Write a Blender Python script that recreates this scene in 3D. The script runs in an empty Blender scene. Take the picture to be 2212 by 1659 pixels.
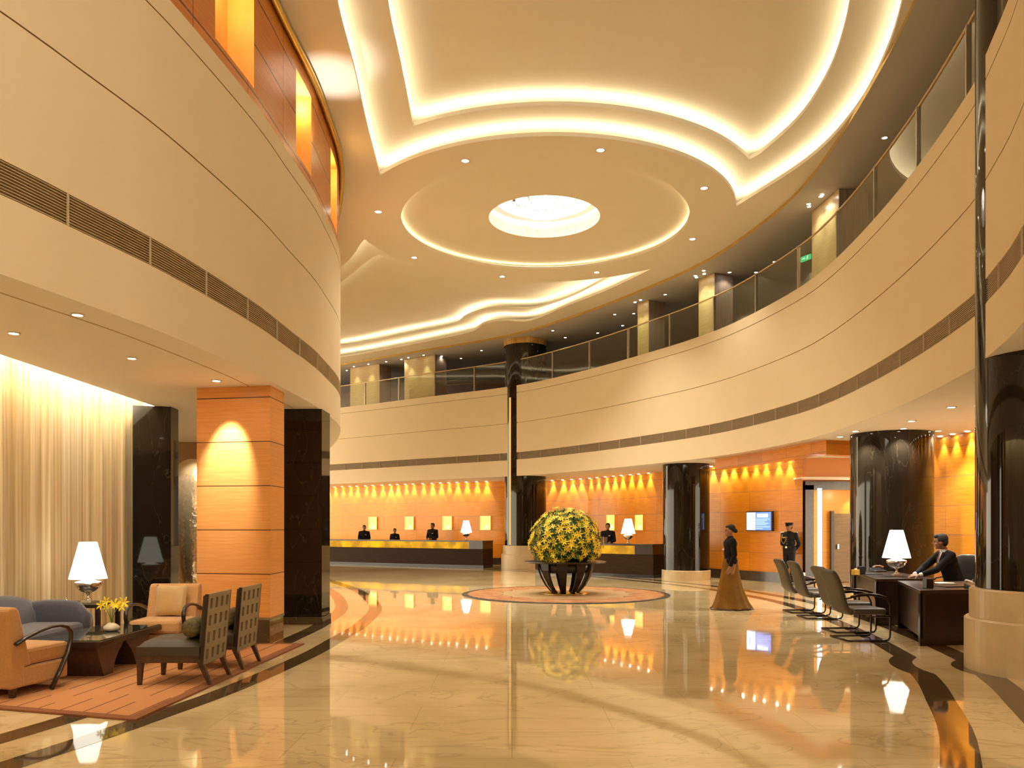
import bpy, bmesh, math, random
from mathutils import Vector, Matrix
from mathutils.geometry import tessellate_polygon

random.seed(7)
S = bpy.context.scene
COL = S.collection
PI = math.pi

# ------------------------------------------------------------------ camera, world, exposure
FPX, YH, CAM_H = 1757.0, 1136.0, 1.6          # focal length and horizon row of the 2212x1659 frame
cam_d = bpy.data.cameras.new('camera'); cam = bpy.data.objects.new('camera', cam_d); COL.objects.link(cam)
cam.location = (0, 0, CAM_H); cam.rotation_euler = (PI/2, 0, 0)
cam_d.sensor_width = 36.0; cam_d.lens = 36.0*FPX/2212.0
cam_d.shift_y = (YH-829.5)/2212.0
cam_d.clip_end = 200
S.camera = cam
S.view_settings.view_transform = 'Standard'
S.view_settings.look = 'None'
S.view_settings.gamma = 1.0
S.view_settings.use_curve_mapping = False
S.view_settings.exposure = 0.66
S.cycles.caustics_reflective = False
S.cycles.caustics_refractive = False
S.cycles.sample_clamp_indirect = 6.0
S.cycles.max_bounces = 6
S.cycles.diffuse_bounces = 4
S.cycles.glossy_bounces = 3
S.cycles.transmission_bounces = 4
S.cycles.transparent_max_bounces = 8
W = bpy.data.worlds.new('world'); S.world = W; W.use_nodes = True
W.node_tree.nodes['Background'].inputs[0].default_value = (1.0, 0.86, 0.64, 1)
W.node_tree.nodes['Background'].inputs[1].default_value = 3.7

# ------------------------------------------------------------------ measuring helpers
def flo(px, py, z=0.0):
    """world point on the level z seen at pixel px, py"""
    Y = (CAM_H-z)*FPX/(py-YH)
    return Vector(((px-1106)/FPX*Y, Y, z))
def atY(px, py, Y):
    return Vector(((px-1106)/FPX*Y, Y, CAM_H+(YH-py)/FPX*Y))

# ------------------------------------------------------------------ tags
def tag(o, label=None, cat=None, group=None, kind=None):
    if label: o['label'] = label
    if cat: o['category'] = cat
    if group: o['group'] = group
    if kind: o['kind'] = kind
    return o
def empty(name, loc=(0,0,0), rz=0, label=None, cat=None, group=None):
    o = bpy.data.objects.new(name, None); COL.objects.link(o)
    o.location = loc; o.rotation_euler = (0,0,rz); o.empty_display_size = .1
    return tag(o, label, cat, group)
def kids(o): return [c for c in bpy.data.objects if c.parent == o]
def copy_tree(o, parent=None, tree=None):
    c = o.copy(); COL.objects.link(c)
    if parent is not None: c.parent = parent
    for ch in kids(o): copy_tree(ch, c)
    return c

# ------------------------------------------------------------------ mesh builder
class MB:
    def __init__(s): s.v=[]; s.f=[]; s.uv=[]; s.sm=[]
    def add(s, verts, faces, uvs=None, smooth=False, M=None):
        b=len(s.v)
        for p in verts: s.v.append(tuple(M@Vector(p)) if M is not None else tuple(p))
        for i,f in enumerate(faces):
            s.f.append([b+k for k in f]); s.sm.append(smooth)
            s.uv.append(uvs[i] if uvs else None)
        return s
    def box(s, x0,x1,y0,y1,z0,z1, M=None):
        vs=[(x0,y0,z0),(x1,y0,z0),(x1,y1,z0),(x0,y1,z0),(x0,y0,z1),(x1,y0,z1),(x1,y1,z1),(x0,y1,z1)]
        fs=[(0,3,2,1),(4,5,6,7),(0,1,5,4),(1,2,6,5),(2,3,7,6),(3,0,4,7)]
        return s.add(vs,fs,M=M)
    def prism(s, poly, z0, z1, M=None, uv=False):
        n=len(poly); vs=[(p[0],p[1],z0) for p in poly]+[(p[0],p[1],z1) for p in poly]
        fs=[tuple(range(n-1,-1,-1)),tuple(range(n,2*n))]
        uvs=[[(0,0)]*n,[(0,0)]*n] if uv else None
        L=0
        for i in range(n):
            j=(i+1)%n; fs.append((i,j,n+j,n+i))
            d=math.dist(poly[i][:2],poly[j][:2])
            if uv: uvs.append([(L,z0),(L+d,z0),(L+d,z1),(L,z1)])
            L+=d
        return s.add(vs,fs,uvs,M=M)
    def lathe(s, prof, n=32, M=None, smooth=True, cx=0, cy=0, cap=True):
        vs=[]; fs=[]; m=len(prof)
        for i in range(n):
            a=2*PI*i/n
            for r,z in prof: vs.append((cx+r*math.cos(a),cy+r*math.sin(a),z))
        for i in range(n):
            j=(i+1)%n
            for k in range(m-1): fs.append((i*m+k,j*m+k,j*m+k+1,i*m+k+1))
        if cap:
            if prof[0][0]>1e-4: fs.append(tuple(i*m for i in range(n-1,-1,-1)))
            if prof[-1][0]>1e-4: fs.append(tuple(i*m+m-1 for i in range(n)))
        return s.add(vs,fs,smooth=smooth,M=M)
    def tube(s, pts, r, n=8, closed=False, M=None, flat=None):
        """round tube; r number or list; flat=(w,h) gives a flattened section"""
        P=[Vector(p) for p in pts]; m=len(P); vs=[]; fs=[]
        up=Vector((0,0,1)); prev=None
        for i,p in enumerate(P):
            t=(P[min(i+1,m-1)]-P[max(i-1,0)])
            if closed: t=P[(i+1)%m]-P[i-1]
            t.normalize()
            if prev is None:
                a=up if abs(t.z)<.9 else Vector((1,0,0))
                x=t.cross(a).normalized()
            else:
                x=(prev-t*prev.dot(t)).normalized()
            prev=x; y=t.cross(x)
            rr=r[i] if isinstance(r,(list,tuple)) else r
            for k in range(n):
                a=2*PI*k/n
                if flat: q=p+x*math.cos(a)*flat[0]+y*math.sin(a)*flat[1]
                else: q=p+x*math.cos(a)*rr+y*math.sin(a)*rr
                vs.append(q)
        for i in range(m if closed else m-1):
            j=(i+1)%m
            for k in range(n):
                l=(k+1)%n; fs.append((i*n+k,i*n+l,j*n+l,j*n+k))
        if not closed: fs.append(tuple(range(n-1,-1,-1))); fs.append(tuple((m-1)*n+k for k in range(n)))
        return s.add(vs,fs,smooth=True,M=M)
    def ell(s, c, r, n=16, m=10, M=None):
        vs=[(c[0],c[1],c[2]+r[2])]; fs=[]
        for i in range(1,m):
            t=PI*i/m
            for k in range(n):
                a=2*PI*k/n; vs.append((c[0]+r[0]*math.sin(t)*math.cos(a),c[1]+r[1]*math.sin(t)*math.sin(a),c[2]+r[2]*math.cos(t)))
        vs.append((c[0],c[1],c[2]-r[2])); e=len(vs)-1
        for k in range(n):
            l=(k+1)%n; fs.append((0,1+k,1+l)); fs.append((e,1+(m-2)*n+l,1+(m-2)*n+k))
            for i in range(m-2): fs.append((1+i*n+k,1+(i+1)*n+k,1+(i+1)*n+l,1+i*n+l))
        return s.add(vs,fs,smooth=True,M=M)
    def cap(s, a, b, ra, rb, n=14, sq=None):
        """tapered capsule from a to b"""
        a=Vector(a); b=Vector(b); s.ell(a,(ra,)*3,n,8); s.ell(b,(rb,)*3,n,8)
        k=6
        pts=[a.lerp(b,i/k) for i in range(k+1)]
        if (b-a).length>1e-4: s.tube(pts,[ra+(rb-ra)*i/k for i in range(k+1)],n)
        return s
    def ribbon(s, A, B, za, zb, uv0=0.0, smooth=True):
        """surface between two polylines (xy) at heights za / zb"""
        n=len(A); vs=[(p[0],p[1],za) for p in A]+[(p[0],p[1],zb) for p in B]
        fs=[];uvs=[];L=uv0
        for i in range(n-1):
            d=math.dist(A[i],A[i+1]); w=abs(zb-za)+math.dist(A[i],B[i])
            fs.append((i,i+1,n+i+1,n+i))
            uvs.append([(L,za),(L+d,za),(L+d,za+w),(L,za+w)] if zb!=za else [(A[i][0],A[i][1]),(A[i+1][0],A[i+1][1]),(B[i+1][0],B[i+1][1]),(B[i][0],B[i][1])])
            L+=d
        return s.add(vs,fs,uvs,smooth=smooth)
    def build(s, name, material, parent=None, bevel=0, sub=0, auto=True, loc=None):
        me=bpy.data.meshes.new(name); me.from_pydata([tuple(v) for v in s.v],[],s.f)
        if any(u for u in s.uv):
            ul=me.uv_layers.new(name='UVMap').data; k=0
            for pi,p in enumerate(me.polygons):
                u=s.uv[pi]
                for j in range(p.loop_total):
                    if u: ul[p.loop_start+j].uv=u[j]
        for pi,p in enumerate(me.polygons): p.use_smooth=s.sm[pi]
        if isinstance(material,(list,tuple)):
            for m in material: me.materials.append(m)
        else: me.materials.append(material)
        me.update()
        o=bpy.data.objects.new(name,me); COL.objects.link(o)
        if parent is not None: o.parent=parent
        if loc is not None: o.location=loc
        if bevel:
            b=o.modifiers.new('bevel','BEVEL'); b.width=bevel; b.segments=2; b.limit_method='ANGLE'; b.angle_limit=.6
        if sub:
            b=o.modifiers.new('sub','SUBSURF'); b.levels=sub; b.render_levels=sub
            for p in me.polygons: p.use_smooth=True
        return o

def spline(P, step=.35):
    """Catmull-Rom through xy points resampled at an even step"""
    out=[]; n=len(P)
    for i in range(n-1):
        p0=Vector(P[max(i-1,0)]+(0,)) if i>0 else Vector((2*P[0][0]-P[1][0],2*P[0][1]-P[1][1],0))
        p1=Vector((P[i][0],P[i][1],0)); p2=Vector((P[i+1][0],P[i+1][1],0))
        p3=Vector((P[i+2][0],P[i+2][1],0)) if i+2<n else 2*p2-p1
        p0=Vector((p0[0],p0[1],0))
        k=max(2,int((p2-p1).length/.05))
        for j in range(k):
            t=j/k
            out.append(.5*((2*p1)+(-p0+p2)*t+(2*p0-5*p1+4*p2-p3)*t*t+(-p0+3*p1-3*p2+p3)*t**3))
    out.append(Vector((P[-1][0],P[-1][1],0)))
    res=[out[0]]; acc=0
    for a,b in zip(out,out[1:]):
        acc+=(b-a).length
        if acc>=step: res.append(b); acc=0
    if (res[-1]-out[-1]).length>1e-3: res.append(out[-1])
    return [(p.x,p.y) for p in res]
def offset(P, d, closed=False):
    """offset to the left of travel by d"""
    n=len(P); out=[]
    for i in range(n):
        a=P[i-1] if (i>0 or closed) else P[i]; b=P[(i+1)%n] if (i<n-1 or closed) else P[i]
        t=Vector((b[0]-a[0],b[1]-a[1])); t.normalize()
        out.append((P[i][0]-t.y*d,P[i][1]+t.x*d))
    return out
def arclen(P):
    L=[0]
    for a,b in zip(P,P[1:]): L.append(L[-1]+math.dist(a,b))
    return L
def along(P, s):
    L=arclen(P)
    for i in range(len(P)-1):
        if L[i+1]>=s:
            t=(s-L[i])/max(1e-9,L[i+1]-L[i]); a=P[i]; b=P[i+1]
            return (a[0]+(b[0]-a[0])*t,a[1]+(b[1]-a[1])*t), math.atan2(b[1]-a[1],b[0]-a[0])
    return P[-1], math.atan2(P[-1][1]-P[-2][1],P[-1][0]-P[-2][0])

# ------------------------------------------------------------------ materials
def newmat(name):
    m=bpy.data.materials.new(name); m.use_nodes=True
    nt=m.node_tree; return m,nt,nt.nodes,nt.links,nt.nodes['Principled BSDF']
def mat(name, c, rough=.5, metal=0, spec=.5, var=.06, scale=6, stretch=(1,1,1), coat=0, bump=0, emit=None, es=0, sheen=0):
    m,nt,N,L,b=newmat(name)
    tc=N.new('ShaderNodeTexCoord'); mp=N.new('ShaderNodeMapping'); nz=N.new('ShaderNodeTexNoise')
    mp.inputs['Scale'].default_value=stretch; nz.inputs['Scale'].default_value=scale; nz.inputs['Detail'].default_value=4
    L.new(tc.outputs['Object'],mp.inputs[0]); L.new(mp.outputs[0],nz.inputs['Vector'])
    r=N.new('ShaderNodeValToRGB')
    r.color_ramp.elements[0].position=.3; r.color_ramp.elements[1].position=.7
    r.color_ramp.elements[0].color=tuple(max(0,x*(1-var)) for x in c[:3])+(1,)
    r.color_ramp.elements[1].color=tuple(min(1,x*(1+var)) for x in c[:3])+(1,)
    L.new(nz.outputs[0],r.inputs[0]); L.new(r.outputs[0],b.inputs['Base Color'])
    b.inputs['Roughness'].default_value=rough; b.inputs['Metallic'].default_value=metal
    b.inputs['Specular IOR Level'].default_value=spec
    b.inputs['Coat Weight'].default_value=coat; b.inputs['Coat Roughness'].default_value=.05
    if sheen: b.inputs['Sheen Weight'].default_value=sheen
    if bump:
        bp=N.new('ShaderNodeBump'); bp.inputs['Strength'].default_value=bump; bp.inputs['Distance'].default_value=.01
        L.new(nz.outputs[0],bp.inputs['Height']); L.new(bp.outputs[0],b.inputs['Normal'])
    if emit:
        b.inputs['Emission Color'].default_value=tuple(emit)+(1,); b.inputs['Emission Strength'].default_value=es
    return m
def glow(name, c, s):
    m,nt,N,L,b=newmat(name); N.remove(b)
    e=N.new('ShaderNodeEmission'); e.inputs[0].default_value=tuple(c)+(1,); e.inputs[1].default_value=s
    L.new(e.outputs[0],N['Material Output'].inputs[0]); return m
def math_node(N,L,op,a,b=None,c=None):
    n=N.new('ShaderNodeMath'); n.operation=op
    for i,x in enumerate((a,b,c)):
        if x is None: continue
        if isinstance(x,(int,float)): n.inputs[i].default_value=x
        else: L.new(x,n.inputs[i])
    return n.outputs[0]
def wood_panel(name, c1, c2, phase=.35, step=.595, ustep=1.2, line=(.15,.05,.01), lw=.008, rough=.32, coord='UV', lw_u=.006):
    """veneer with fine horizontal grain and panel joints; uv in metres"""
    m,nt,N,L,b=newmat(name)
    tc=N.new('ShaderNodeTexCoord'); sep=N.new('ShaderNodeSeparateXYZ'); L.new(tc.outputs[coord],sep.inputs[0])
    mp=N.new('ShaderNodeMapping'); mp.inputs['Scale'].default_value=(1.2,28,1) if coord=='UV' else (1.2,1.2,28)
    L.new(tc.outputs[coord],mp.inputs[0])
    nz=N.new('ShaderNodeTexNoise'); nz.inputs['Scale'].default_value=1.6; nz.inputs['Detail'].default_value=5; nz.inputs['Roughness'].default_value=.6
    L.new(mp.outputs[0],nz.inputs['Vector'])
    r=N.new('ShaderNodeValToRGB'); r.color_ramp.elements[0].position=.35; r.color_ramp.elements[1].position=.68
    r.color_ramp.elements[0].color=c1+(1,); r.color_ramp.elements[1].color=c2+(1,)
    L.new(nz.outputs[0],r.inputs[0])
    u=sep.outputs[0]; v=sep.outputs[1] if coord=='UV' else sep.outputs[2]
    def seam(x,ph,st,w):
        st=st or 50.0
        t=math_node(N,L,'SUBTRACT',x,ph-st/2); t=math_node(N,L,'DIVIDE',t,st); t=math_node(N,L,'FRACT',t)
        t=math_node(N,L,'SUBTRACT',t,.5); t=math_node(N,L,'ABSOLUTE',t); return math_node(N,L,'LESS_THAN',t,w/st)
    sv=seam(v,phase,step,lw); su=seam(u,0,ustep,lw_u)
    s=math_node(N,L,'MAXIMUM',sv,su) if ustep else sv
    # board to board tone
    fl=N.new('ShaderNodeVectorMath'); fl.operation='FLOOR'
    cb=N.new('ShaderNodeCombineXYZ')
    L.new(math_node(N,L,'DIVIDE',u,ustep or 9),cb.inputs[0]); L.new(math_node(N,L,'DIVIDE',math_node(N,L,'SUBTRACT',v,phase),step),cb.inputs[1])
    L.new(cb.outputs[0],fl.inputs[0]); wn=N.new('ShaderNodeTexWhiteNoise'); L.new(fl.outputs[0],wn.inputs['Vector'])
    hv=N.new('ShaderNodeHueSaturation'); L.new(r.outputs[0],hv.inputs['Color'])
    L.new(math_node(N,L,'MULTIPLY_ADD',wn.outputs[0],.16,.92),hv.inputs['Value'])
    mx=N.new('ShaderNodeMix'); mx.data_type='RGBA'; L.new(s,mx.inputs[0]); L.new(hv.outputs[0],mx.inputs[6]); mx.inputs[7].default_value=line+(1,)
    L.new(mx.outputs[2],b.inputs['Base Color']); b.inputs['Roughness'].default_value=rough
    b.inputs['Coat Weight'].default_value=.08; b.inputs['Coat Roughness'].default_value=.12; b.inputs['Specular IOR Level'].default_value=.35
    return m

M={}
M['fascia']=mat('cream_plaster',(.72,.60,.41),rough=.75,var=.012,scale=1.5)
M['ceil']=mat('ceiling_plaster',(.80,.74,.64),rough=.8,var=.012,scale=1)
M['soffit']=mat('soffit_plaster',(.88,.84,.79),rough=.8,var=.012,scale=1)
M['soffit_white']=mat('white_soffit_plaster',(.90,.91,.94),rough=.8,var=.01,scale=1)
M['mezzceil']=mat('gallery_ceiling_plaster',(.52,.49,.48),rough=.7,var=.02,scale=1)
M['groove']=mat('groove_shadow_gap',(.50,.38,.22),rough=.9,var=.05)
M['led']=glow('cove_led',(1.0,.90,.60),9.5)
M['led_ring']=glow('cove_led_ring',(1.0,.86,.5),6)
M['white_cyl']=mat('white_plaster',(.95,.9,.84),rough=.7,var=.01,emit=(1,.93,.85),es=.0)
M['gold']=mat('gold_trim',(.80,.56,.16),rough=.22,metal=.9,var=.12,scale=3)
M['wood_wall']=wood_panel('orange_veneer_wall',(.76,.27,.018),(.88,.38,.035),phase=.83,step=.59,ustep=1.15,line=(.62,.25,.06),lw=.012,lw_u=.007)
M['wood_up']=wood_panel('upper_veneer_wall',(.50,.16,.03),(.60,.21,.045),phase=7.0,step=.62,ustep=1.35,line=(.10,.04,.015),lw=.012,rough=.25)
M['wood_col']=wood_panel('column_veneer',(.70,.29,.07),(.80,.37,.11),phase=.345,step=.6,ustep=0,line=(.12,.04,.01),lw=.007,rough=.35)
M['dark_skirt']=mat('dark_stone_skirting',(.05,.04,.035),rough=.2,var=.2,coat=.3)
M['stone']=mat('beige_limestone',(.56,.43,.25),rough=.35,var=.1,scale=3)
def marble_floor():
    m,nt,N,L,b=newmat('polished_cream_marble')
    tc=N.new('ShaderNodeTexCoord')
    n1=N.new('ShaderNodeTexNoise'); n1.inputs['Scale'].default_value=.45; n1.inputs['Detail'].default_value=8; n1.inputs['Distortion'].default_value=1.2
    L.new(tc.outputs['Object'],n1.inputs['Vector'])
    r=N.new('ShaderNodeValToRGB'); e=r.color_ramp.elements
    e[0].position=.30; e[0].color=(.60,.45,.22,1); e[1].position=.62; e[1].color=(.82,.65,.38,1)
    L.new(n1.outputs[0],r.inputs[0])
    # veins
    n2=N.new('ShaderNodeTexNoise'); n2.inputs['Scale'].default_value=.9; n2.inputs['Detail'].default_value=6; n2.inputs['Distortion'].default_value=2.5
    mp=N.new('ShaderNodeMapping'); mp.inputs['Rotation'].default_value=(0,0,.6); mp.inputs['Scale'].default_value=(.5,1.4,1)
    L.new(tc.outputs['Object'],mp.inputs[0]); L.new(mp.outputs[0],n2.inputs['Vector'])
    a=math_node(N,L,'SUBTRACT',n2.outputs[0],.5); a=math_node(N,L,'ABSOLUTE',a)
    rv=N.new('ShaderNodeValToRGB'); rv.color_ramp.elements[0].position=0; rv.color_ramp.elements[0].color=(.62,.62,.62,1)
    rv.color_ramp.elements[1].position=.018; rv.color_ramp.elements[1].color=(1,1,1,1); L.new(a,rv.inputs[0])
    mx=N.new('ShaderNodeMix'); mx.data_type='RGBA'; mx.blend_type='MULTIPLY'; mx.inputs[0].default_value=.55
    L.new(r.outputs[0],mx.inputs[6]); L.new(rv.outputs[0],mx.inputs[7])
    br=N.new('ShaderNodeTexBrick'); br.inputs['Scale'].default_value=1; br.inputs['Brick Width'].default_value=1.6; br.inputs['Row Height'].default_value=.8
    br.inputs['Mortar Size'].default_value=.004; br.inputs['Mortar Smooth'].default_value=.3
    br.inputs['Color1'].default_value=(1,1,1,1); br.inputs['Color2'].default_value=(.90,.90,.88,1); br.inputs['Mortar'].default_value=(.72,.68,.6,1)
    L.new(tc.outputs['Object'],br.inputs['Vector'])
    m2=N.new('ShaderNodeMix'); m2.data_type='RGBA'; m2.blend_type='MULTIPLY'; m2.inputs[0].default_value=.8
    L.new(mx.outputs[2],m2.inputs[6]); L.new(br.outputs[0],m2.inputs[7])
    L.new(m2.outputs[2],b.inputs['Base Color'])
    b.inputs['Roughness'].default_value=.035; b.inputs['IOR'].default_value=1.95
    nb=N.new('ShaderNodeTexNoise'); nb.inputs['Scale'].default_value=1.6; L.new(tc.outputs['Object'],nb.inputs['Vector'])
    bp=N.new('ShaderNodeBump'); bp.inputs['Strength'].default_value=.03; bp.inputs['Distance'].default_value=.03
    L.new(nb.outputs[0],bp.inputs['Height']); L.new(bp.outputs[0],b.inputs['Normal'])
    return m
M['floor']=marble_floor()
def dark_marble(name,c,vein,rough=.04,ior=1.6,sc=1.3):
    m,nt,N,L,b=newmat(name)
    tc=N.new('ShaderNodeTexCoord')
    n2=N.new('ShaderNodeTexNoise'); n2.inputs['Scale'].default_value=sc; n2.inputs['Detail'].default_value=7; n2.inputs['Distortion'].default_value=1.8
    mp=N.new('ShaderNodeMapping'); mp.inputs['Rotation'].default_value=(.5,.7,.3); mp.inputs['Scale'].default_value=(1.6,1.6,.6)
    L.new(tc.outputs['Object'],mp.inputs[0]); L.new(mp.outputs[0],n2.inputs['Vector'])
    a=math_node(N,L,'SUBTRACT',n2.outputs[0],.5); a=math_node(N,L,'ABSOLUTE',a)
    r=N.new('ShaderNodeValToRGB'); r.color_ramp.elements[0].position=0; r.color_ramp.elements[0].color=vein+(1,)
    r.color_ramp.elements[1].position=.008; r.color_ramp.elements[1].color=c+(1,); L.new(a,r.inputs[0])
    L.new(r.outputs[0],b.inputs['Base Color']); b.inputs['Roughness'].default_value=rough; b.inputs['IOR'].default_value=ior
    b.inputs['Specular IOR Level'].default_value=.42
    return m
M['black']=dark_marble('black_marble',(.014,.010,.006),(.035,.027,.016),ior=1.48,sc=1.0)
M['band']=dark_marble('brown_marble_band',(.085,.055,.028),(.16,.11,.06),ior=1.5)
M['spotglass']=glow('lamp_glass',(1,.93,.8),30)
M['spotglass_c']=glow('lamp_glass_cool',(.95,.98,.9),22)
M['chrome']=mat('chrome',(.75,.72,.68),rough=.12,metal=1,var=.02)
M['trimwhite']=mat('white_lamp_rim',(.8,.75,.68),rough=.5,var=.02)
def glassmat():
    m,nt,N,L,b=newmat('clear_glass'); N.remove(b)
    t=N.new('ShaderNodeBsdfTransparent'); t.inputs[0].default_value=(.86,.90,.84,1)
    g=N.new('ShaderNodeBsdfGlossy'); g.inputs['Roughness'].default_value=.01; g.inputs[0].default_value=(1,1,1,1)
    f=N.new('ShaderNodeLayerWeight'); f.inputs[0].default_value=.5
    fr=math_node(N,L,'POWER',f.outputs['Facing'],4.0); fr=math_node(N,L,'MULTIPLY_ADD',fr,.75,.07)
    mx=N.new('ShaderNodeMixShader'); L.new(fr,mx.inputs[0]); L.new(t.outputs[0],mx.inputs[1]); L.new(g.outputs[0],mx.inputs[2])
    L.new(mx.outputs[0],N['Material Output'].inputs[0]); return m
M['glass']=glassmat()

# ------------------------------------------------------------------ lights
def point(name, loc, power, color=(1,.8,.5), size=.05, parent=None):
    d=bpy.data.lights.new(name,'POINT'); d.energy=power; d.color=color; d.shadow_soft_size=size
    o=bpy.data.objects.new(name,d); COL.objects.link(o); o.location=loc
    if parent: o.parent=parent
    return o
def spot(name, loc, power, angle=60, blend=.5, color=(1,.8,.5), size=.04, aim=None, parent=None):
    d=bpy.data.lights.new(name,'SPOT'); d.energy=power; d.color=color; d.shadow_soft_size=size
    d.spot_size=math.radians(angle); d.spot_blend=blend
    o=bpy.data.objects.new(name,d); COL.objects.link(o); o.location=loc
    if aim is not None:
        v=Vector(aim)-Vector(loc); o.rotation_euler=v.to_track_quat('-Z','Y').to_euler()
    if parent: o.parent=parent
    return o

def fitting(loc, label, group, r=.06, power=0, angle=70, warm=True, aim=None, blend=.6, color=None, name='ceiling_light', cat='ceiling light', glass=None, drop=0.004):
    e=empty(name,loc,0,label,cat,group)
    m=MB(); m.lathe([(r,0),(r*1.35,0),(r*1.35,-.012),(r,-.012)],16,cap=False); m.build('rim',M['trimwhite'],e)
    m=MB(); m.lathe([(r,-drop),(0,-drop-.006)],16,cap=False); m.build('lamp',glass or M['spotglass'],e)
    if power:
        c=color or ((1,.90,.72) if warm else (1,.95,.86))
        spot('beam',(0,0,-.03),power,angle,blend,c,.04,aim=(0,0,-1) if aim is None else aim,parent=e)
    return e

# ------------------------------------------------------------------ plan curves of the atrium
LC = spline([(-10.5,-4),(-8.4,-2),(-6.3,.6),(-5.0,2.7),(-4.32,4.6),(-3.86,6.13),(-3.66,6.95),(-3.42,8.08),(-3.2,10.0),(-3.15,11.3),(-3.13,13.4),(-3.46,16.4),(-4.95,21.2),(-7.6,26.4),(-12,32)])
RC = spline([(3.1,4.2),(4.0,5.9),(4.6,7.31),(4.88,8.0),(5.17,8.85),(5.42,9.6),(5.83,11.7),(6.13,14.0),(6.28,16.2),(6.2,17.9),(5.75,20.3),(5.2,22.0),(4.3,23.85),(2.43,27.03),(.1,29.98),(-3.51,32.67),(-7.43,35.5),(-12,38.3),(-20,42)])
# travel near -> far: the atrium lies to the right of LC and to the left of RC
def Lo(d): return offset(LC,-d)      # d > 0 : into the atrium
def Ro(d): return offset(RC, d)
Z0L,Z0R = 3.50,3.44
ZC = 8.6

def fascia(name, cur, z0, vent, grooves, top):
    """cur(d) gives the curve moved into the atrium by d"""
    mb=MB(); P=cur(0)
    levels=[z0]
    segs=[]
    z=z0
    cuts=sorted([(g-.008,g+.008,'g') for g in grooves]+[(vent[0],vent[1],'v')])
    for a,b,k in cuts:
        segs.append((z,a)); z=b
    segs.append((z,top))
    for a,b in segs: mb.ribbon(P,P,a,b)
    G=MB()
    for a,b,k in cuts:
        dep=-.02 if k=='g' else -.10
        Q=cur(dep)
        (G if k=='g' else mb).ribbon(P,Q,a,a); (G if k=='g' else mb).ribbon(P,Q,b,b)
        G.ribbon(Q,Q,a,b)
    Q=cur(-.25)
    mb.ribbon(P,Q,top,top); mb.ribbon(Q,Q,z0,top)
    o=mb.build(name,M['fascia']); tag(o,kind='structure')
    g=G.build('shadow_gap',M['groove'],o)
    return o
wl=fascia('wall_left',Lo,Z0L,(4.10,4.37),(5.48,6.60),6.85)
wr=fascia('wall_right',Ro,Z0R,(4.04,4.31),(5.40,6.50),6.77)

def vent(cur, z0, z1, label, step=1.05):
    root=empty('air_vent',(0,0,0),0,label,'air vent')
    sl=MB(); n=11
    for k in range(n):
        z=z0+.012+(z1-z0-.024)*k/(n-1)
        sl.ribbon(cur(-.006),cur(-.045),z+.004,z-.010)
        sl.ribbon(cur(-.006),cur(-.006),z-.001,z+.005)
    sl.build('slats',M['ventslat'],root)
    bk=MB(); bk.ribbon(cur(-.09),cur(-.09),z0,z1); bk.build('backing',M['ventback'],root)
    P=cur(0); L=arclen(P)[-1]; s=.4; first=None
    while s<L:
        (x,y),a=along(P,s)
        if first is None: first=o=MB().box(-.006,.006,-.008,.008,z0,z1).build('mullion',M['ventslat'],root)
        else: o=first.copy(); COL.objects.link(o)
        o.location=(x,y,0); o.rotation_euler=(0,0,a); s+=step
    return root
M['ventslat']=mat('vent_slat_paint',(.52,.40,.25),rough=.5,var=.05)
M['ventback']=mat('vent_dark_backing',(.05,.035,.02),rough=.9,var=.1)
vent(Lo,4.10,4.37,'long slatted air vent strip curving around the left drum wall')
vent(Ro,4.04,4.31,'long slatted air vent strip curving along the far and right balcony front')

# floor
mb=MB(); mb.add([(-30,-8,0),(30,-8,0),(30,60,0),(-30,60,0)],[(0,1,2,3)]); tag(mb.build('floor',M['floor']),kind='structure')
# dark inlaid bands that follow both curves and swing round the free columns
COLS=[(5.96,8.94),(.505,30.62)]
def band(cur, d0, d1, name, cols=()):
    def prof(d):
        out=[]
        for p in spline(cur(d),.12):
            q=Vector(p)
            for c in cols:
                v=q-Vector(c); R=.85+d
                if v.length<R: q=Vector(c)+v.normalized()*R
            out.append((q.x,q.y))
        return out
    A=prof(d0); B=prof(d1); n=min(len(A),len(B))
    # match by parameter
    def res(P,n):
        T=arclen(P)[-1]; return [along(P,T*i/(n-1))[0] for i in range(n)]
    n=900
    A=[];B=[]
    C=cur(0); T=arclen(C)[-1]
    C2=[along(C,T*i/(n-1))[0] for i in range(n)]
    sgn=-1 if cur is Lo else 1
    def push(P,d):
        out=[]
        for p in P:
            q=Vector(p)
            for c in cols:
                v=q-Vector(c); R=.85+d
                if v.length<R and v.length>1e-6: q=Vector(c)+v.normalized()*R
            out.append((q.x,q.y))
        return out
    A=push(offset(C2,sgn*d0),d0); B=push(offset(C2,sgn*d1),d1)
    m=MB(); m.ribbon(A,B,.0015,.0015,smooth=False)
    for i,u in enumerate(m.uv): m.uv[i]=None
    return tag(m.build(name,M['band']),kind='structure')
band(Lo,.55,.80,'trim_1'); band(Lo,-.10,.15,'trim_2')
band(Ro,.55,.80,'trim_3',COLS); band(Ro,-.12,.15,'trim_4',COLS)

# soffits (ground-floor ceilings) and gallery slab
mb=MB(); mb.ribbon(Ro(0),Ro(-8.0),Z0R,Z0R); tag(mb.build('ceiling',M['soffit_white']),kind='structure')
mb=MB(); mb.ribbon(Ro(-.05),Ro(-8.0),6.3,6.3); tag(mb.build('floor',M['dark_skirt']),kind='structure')

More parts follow.
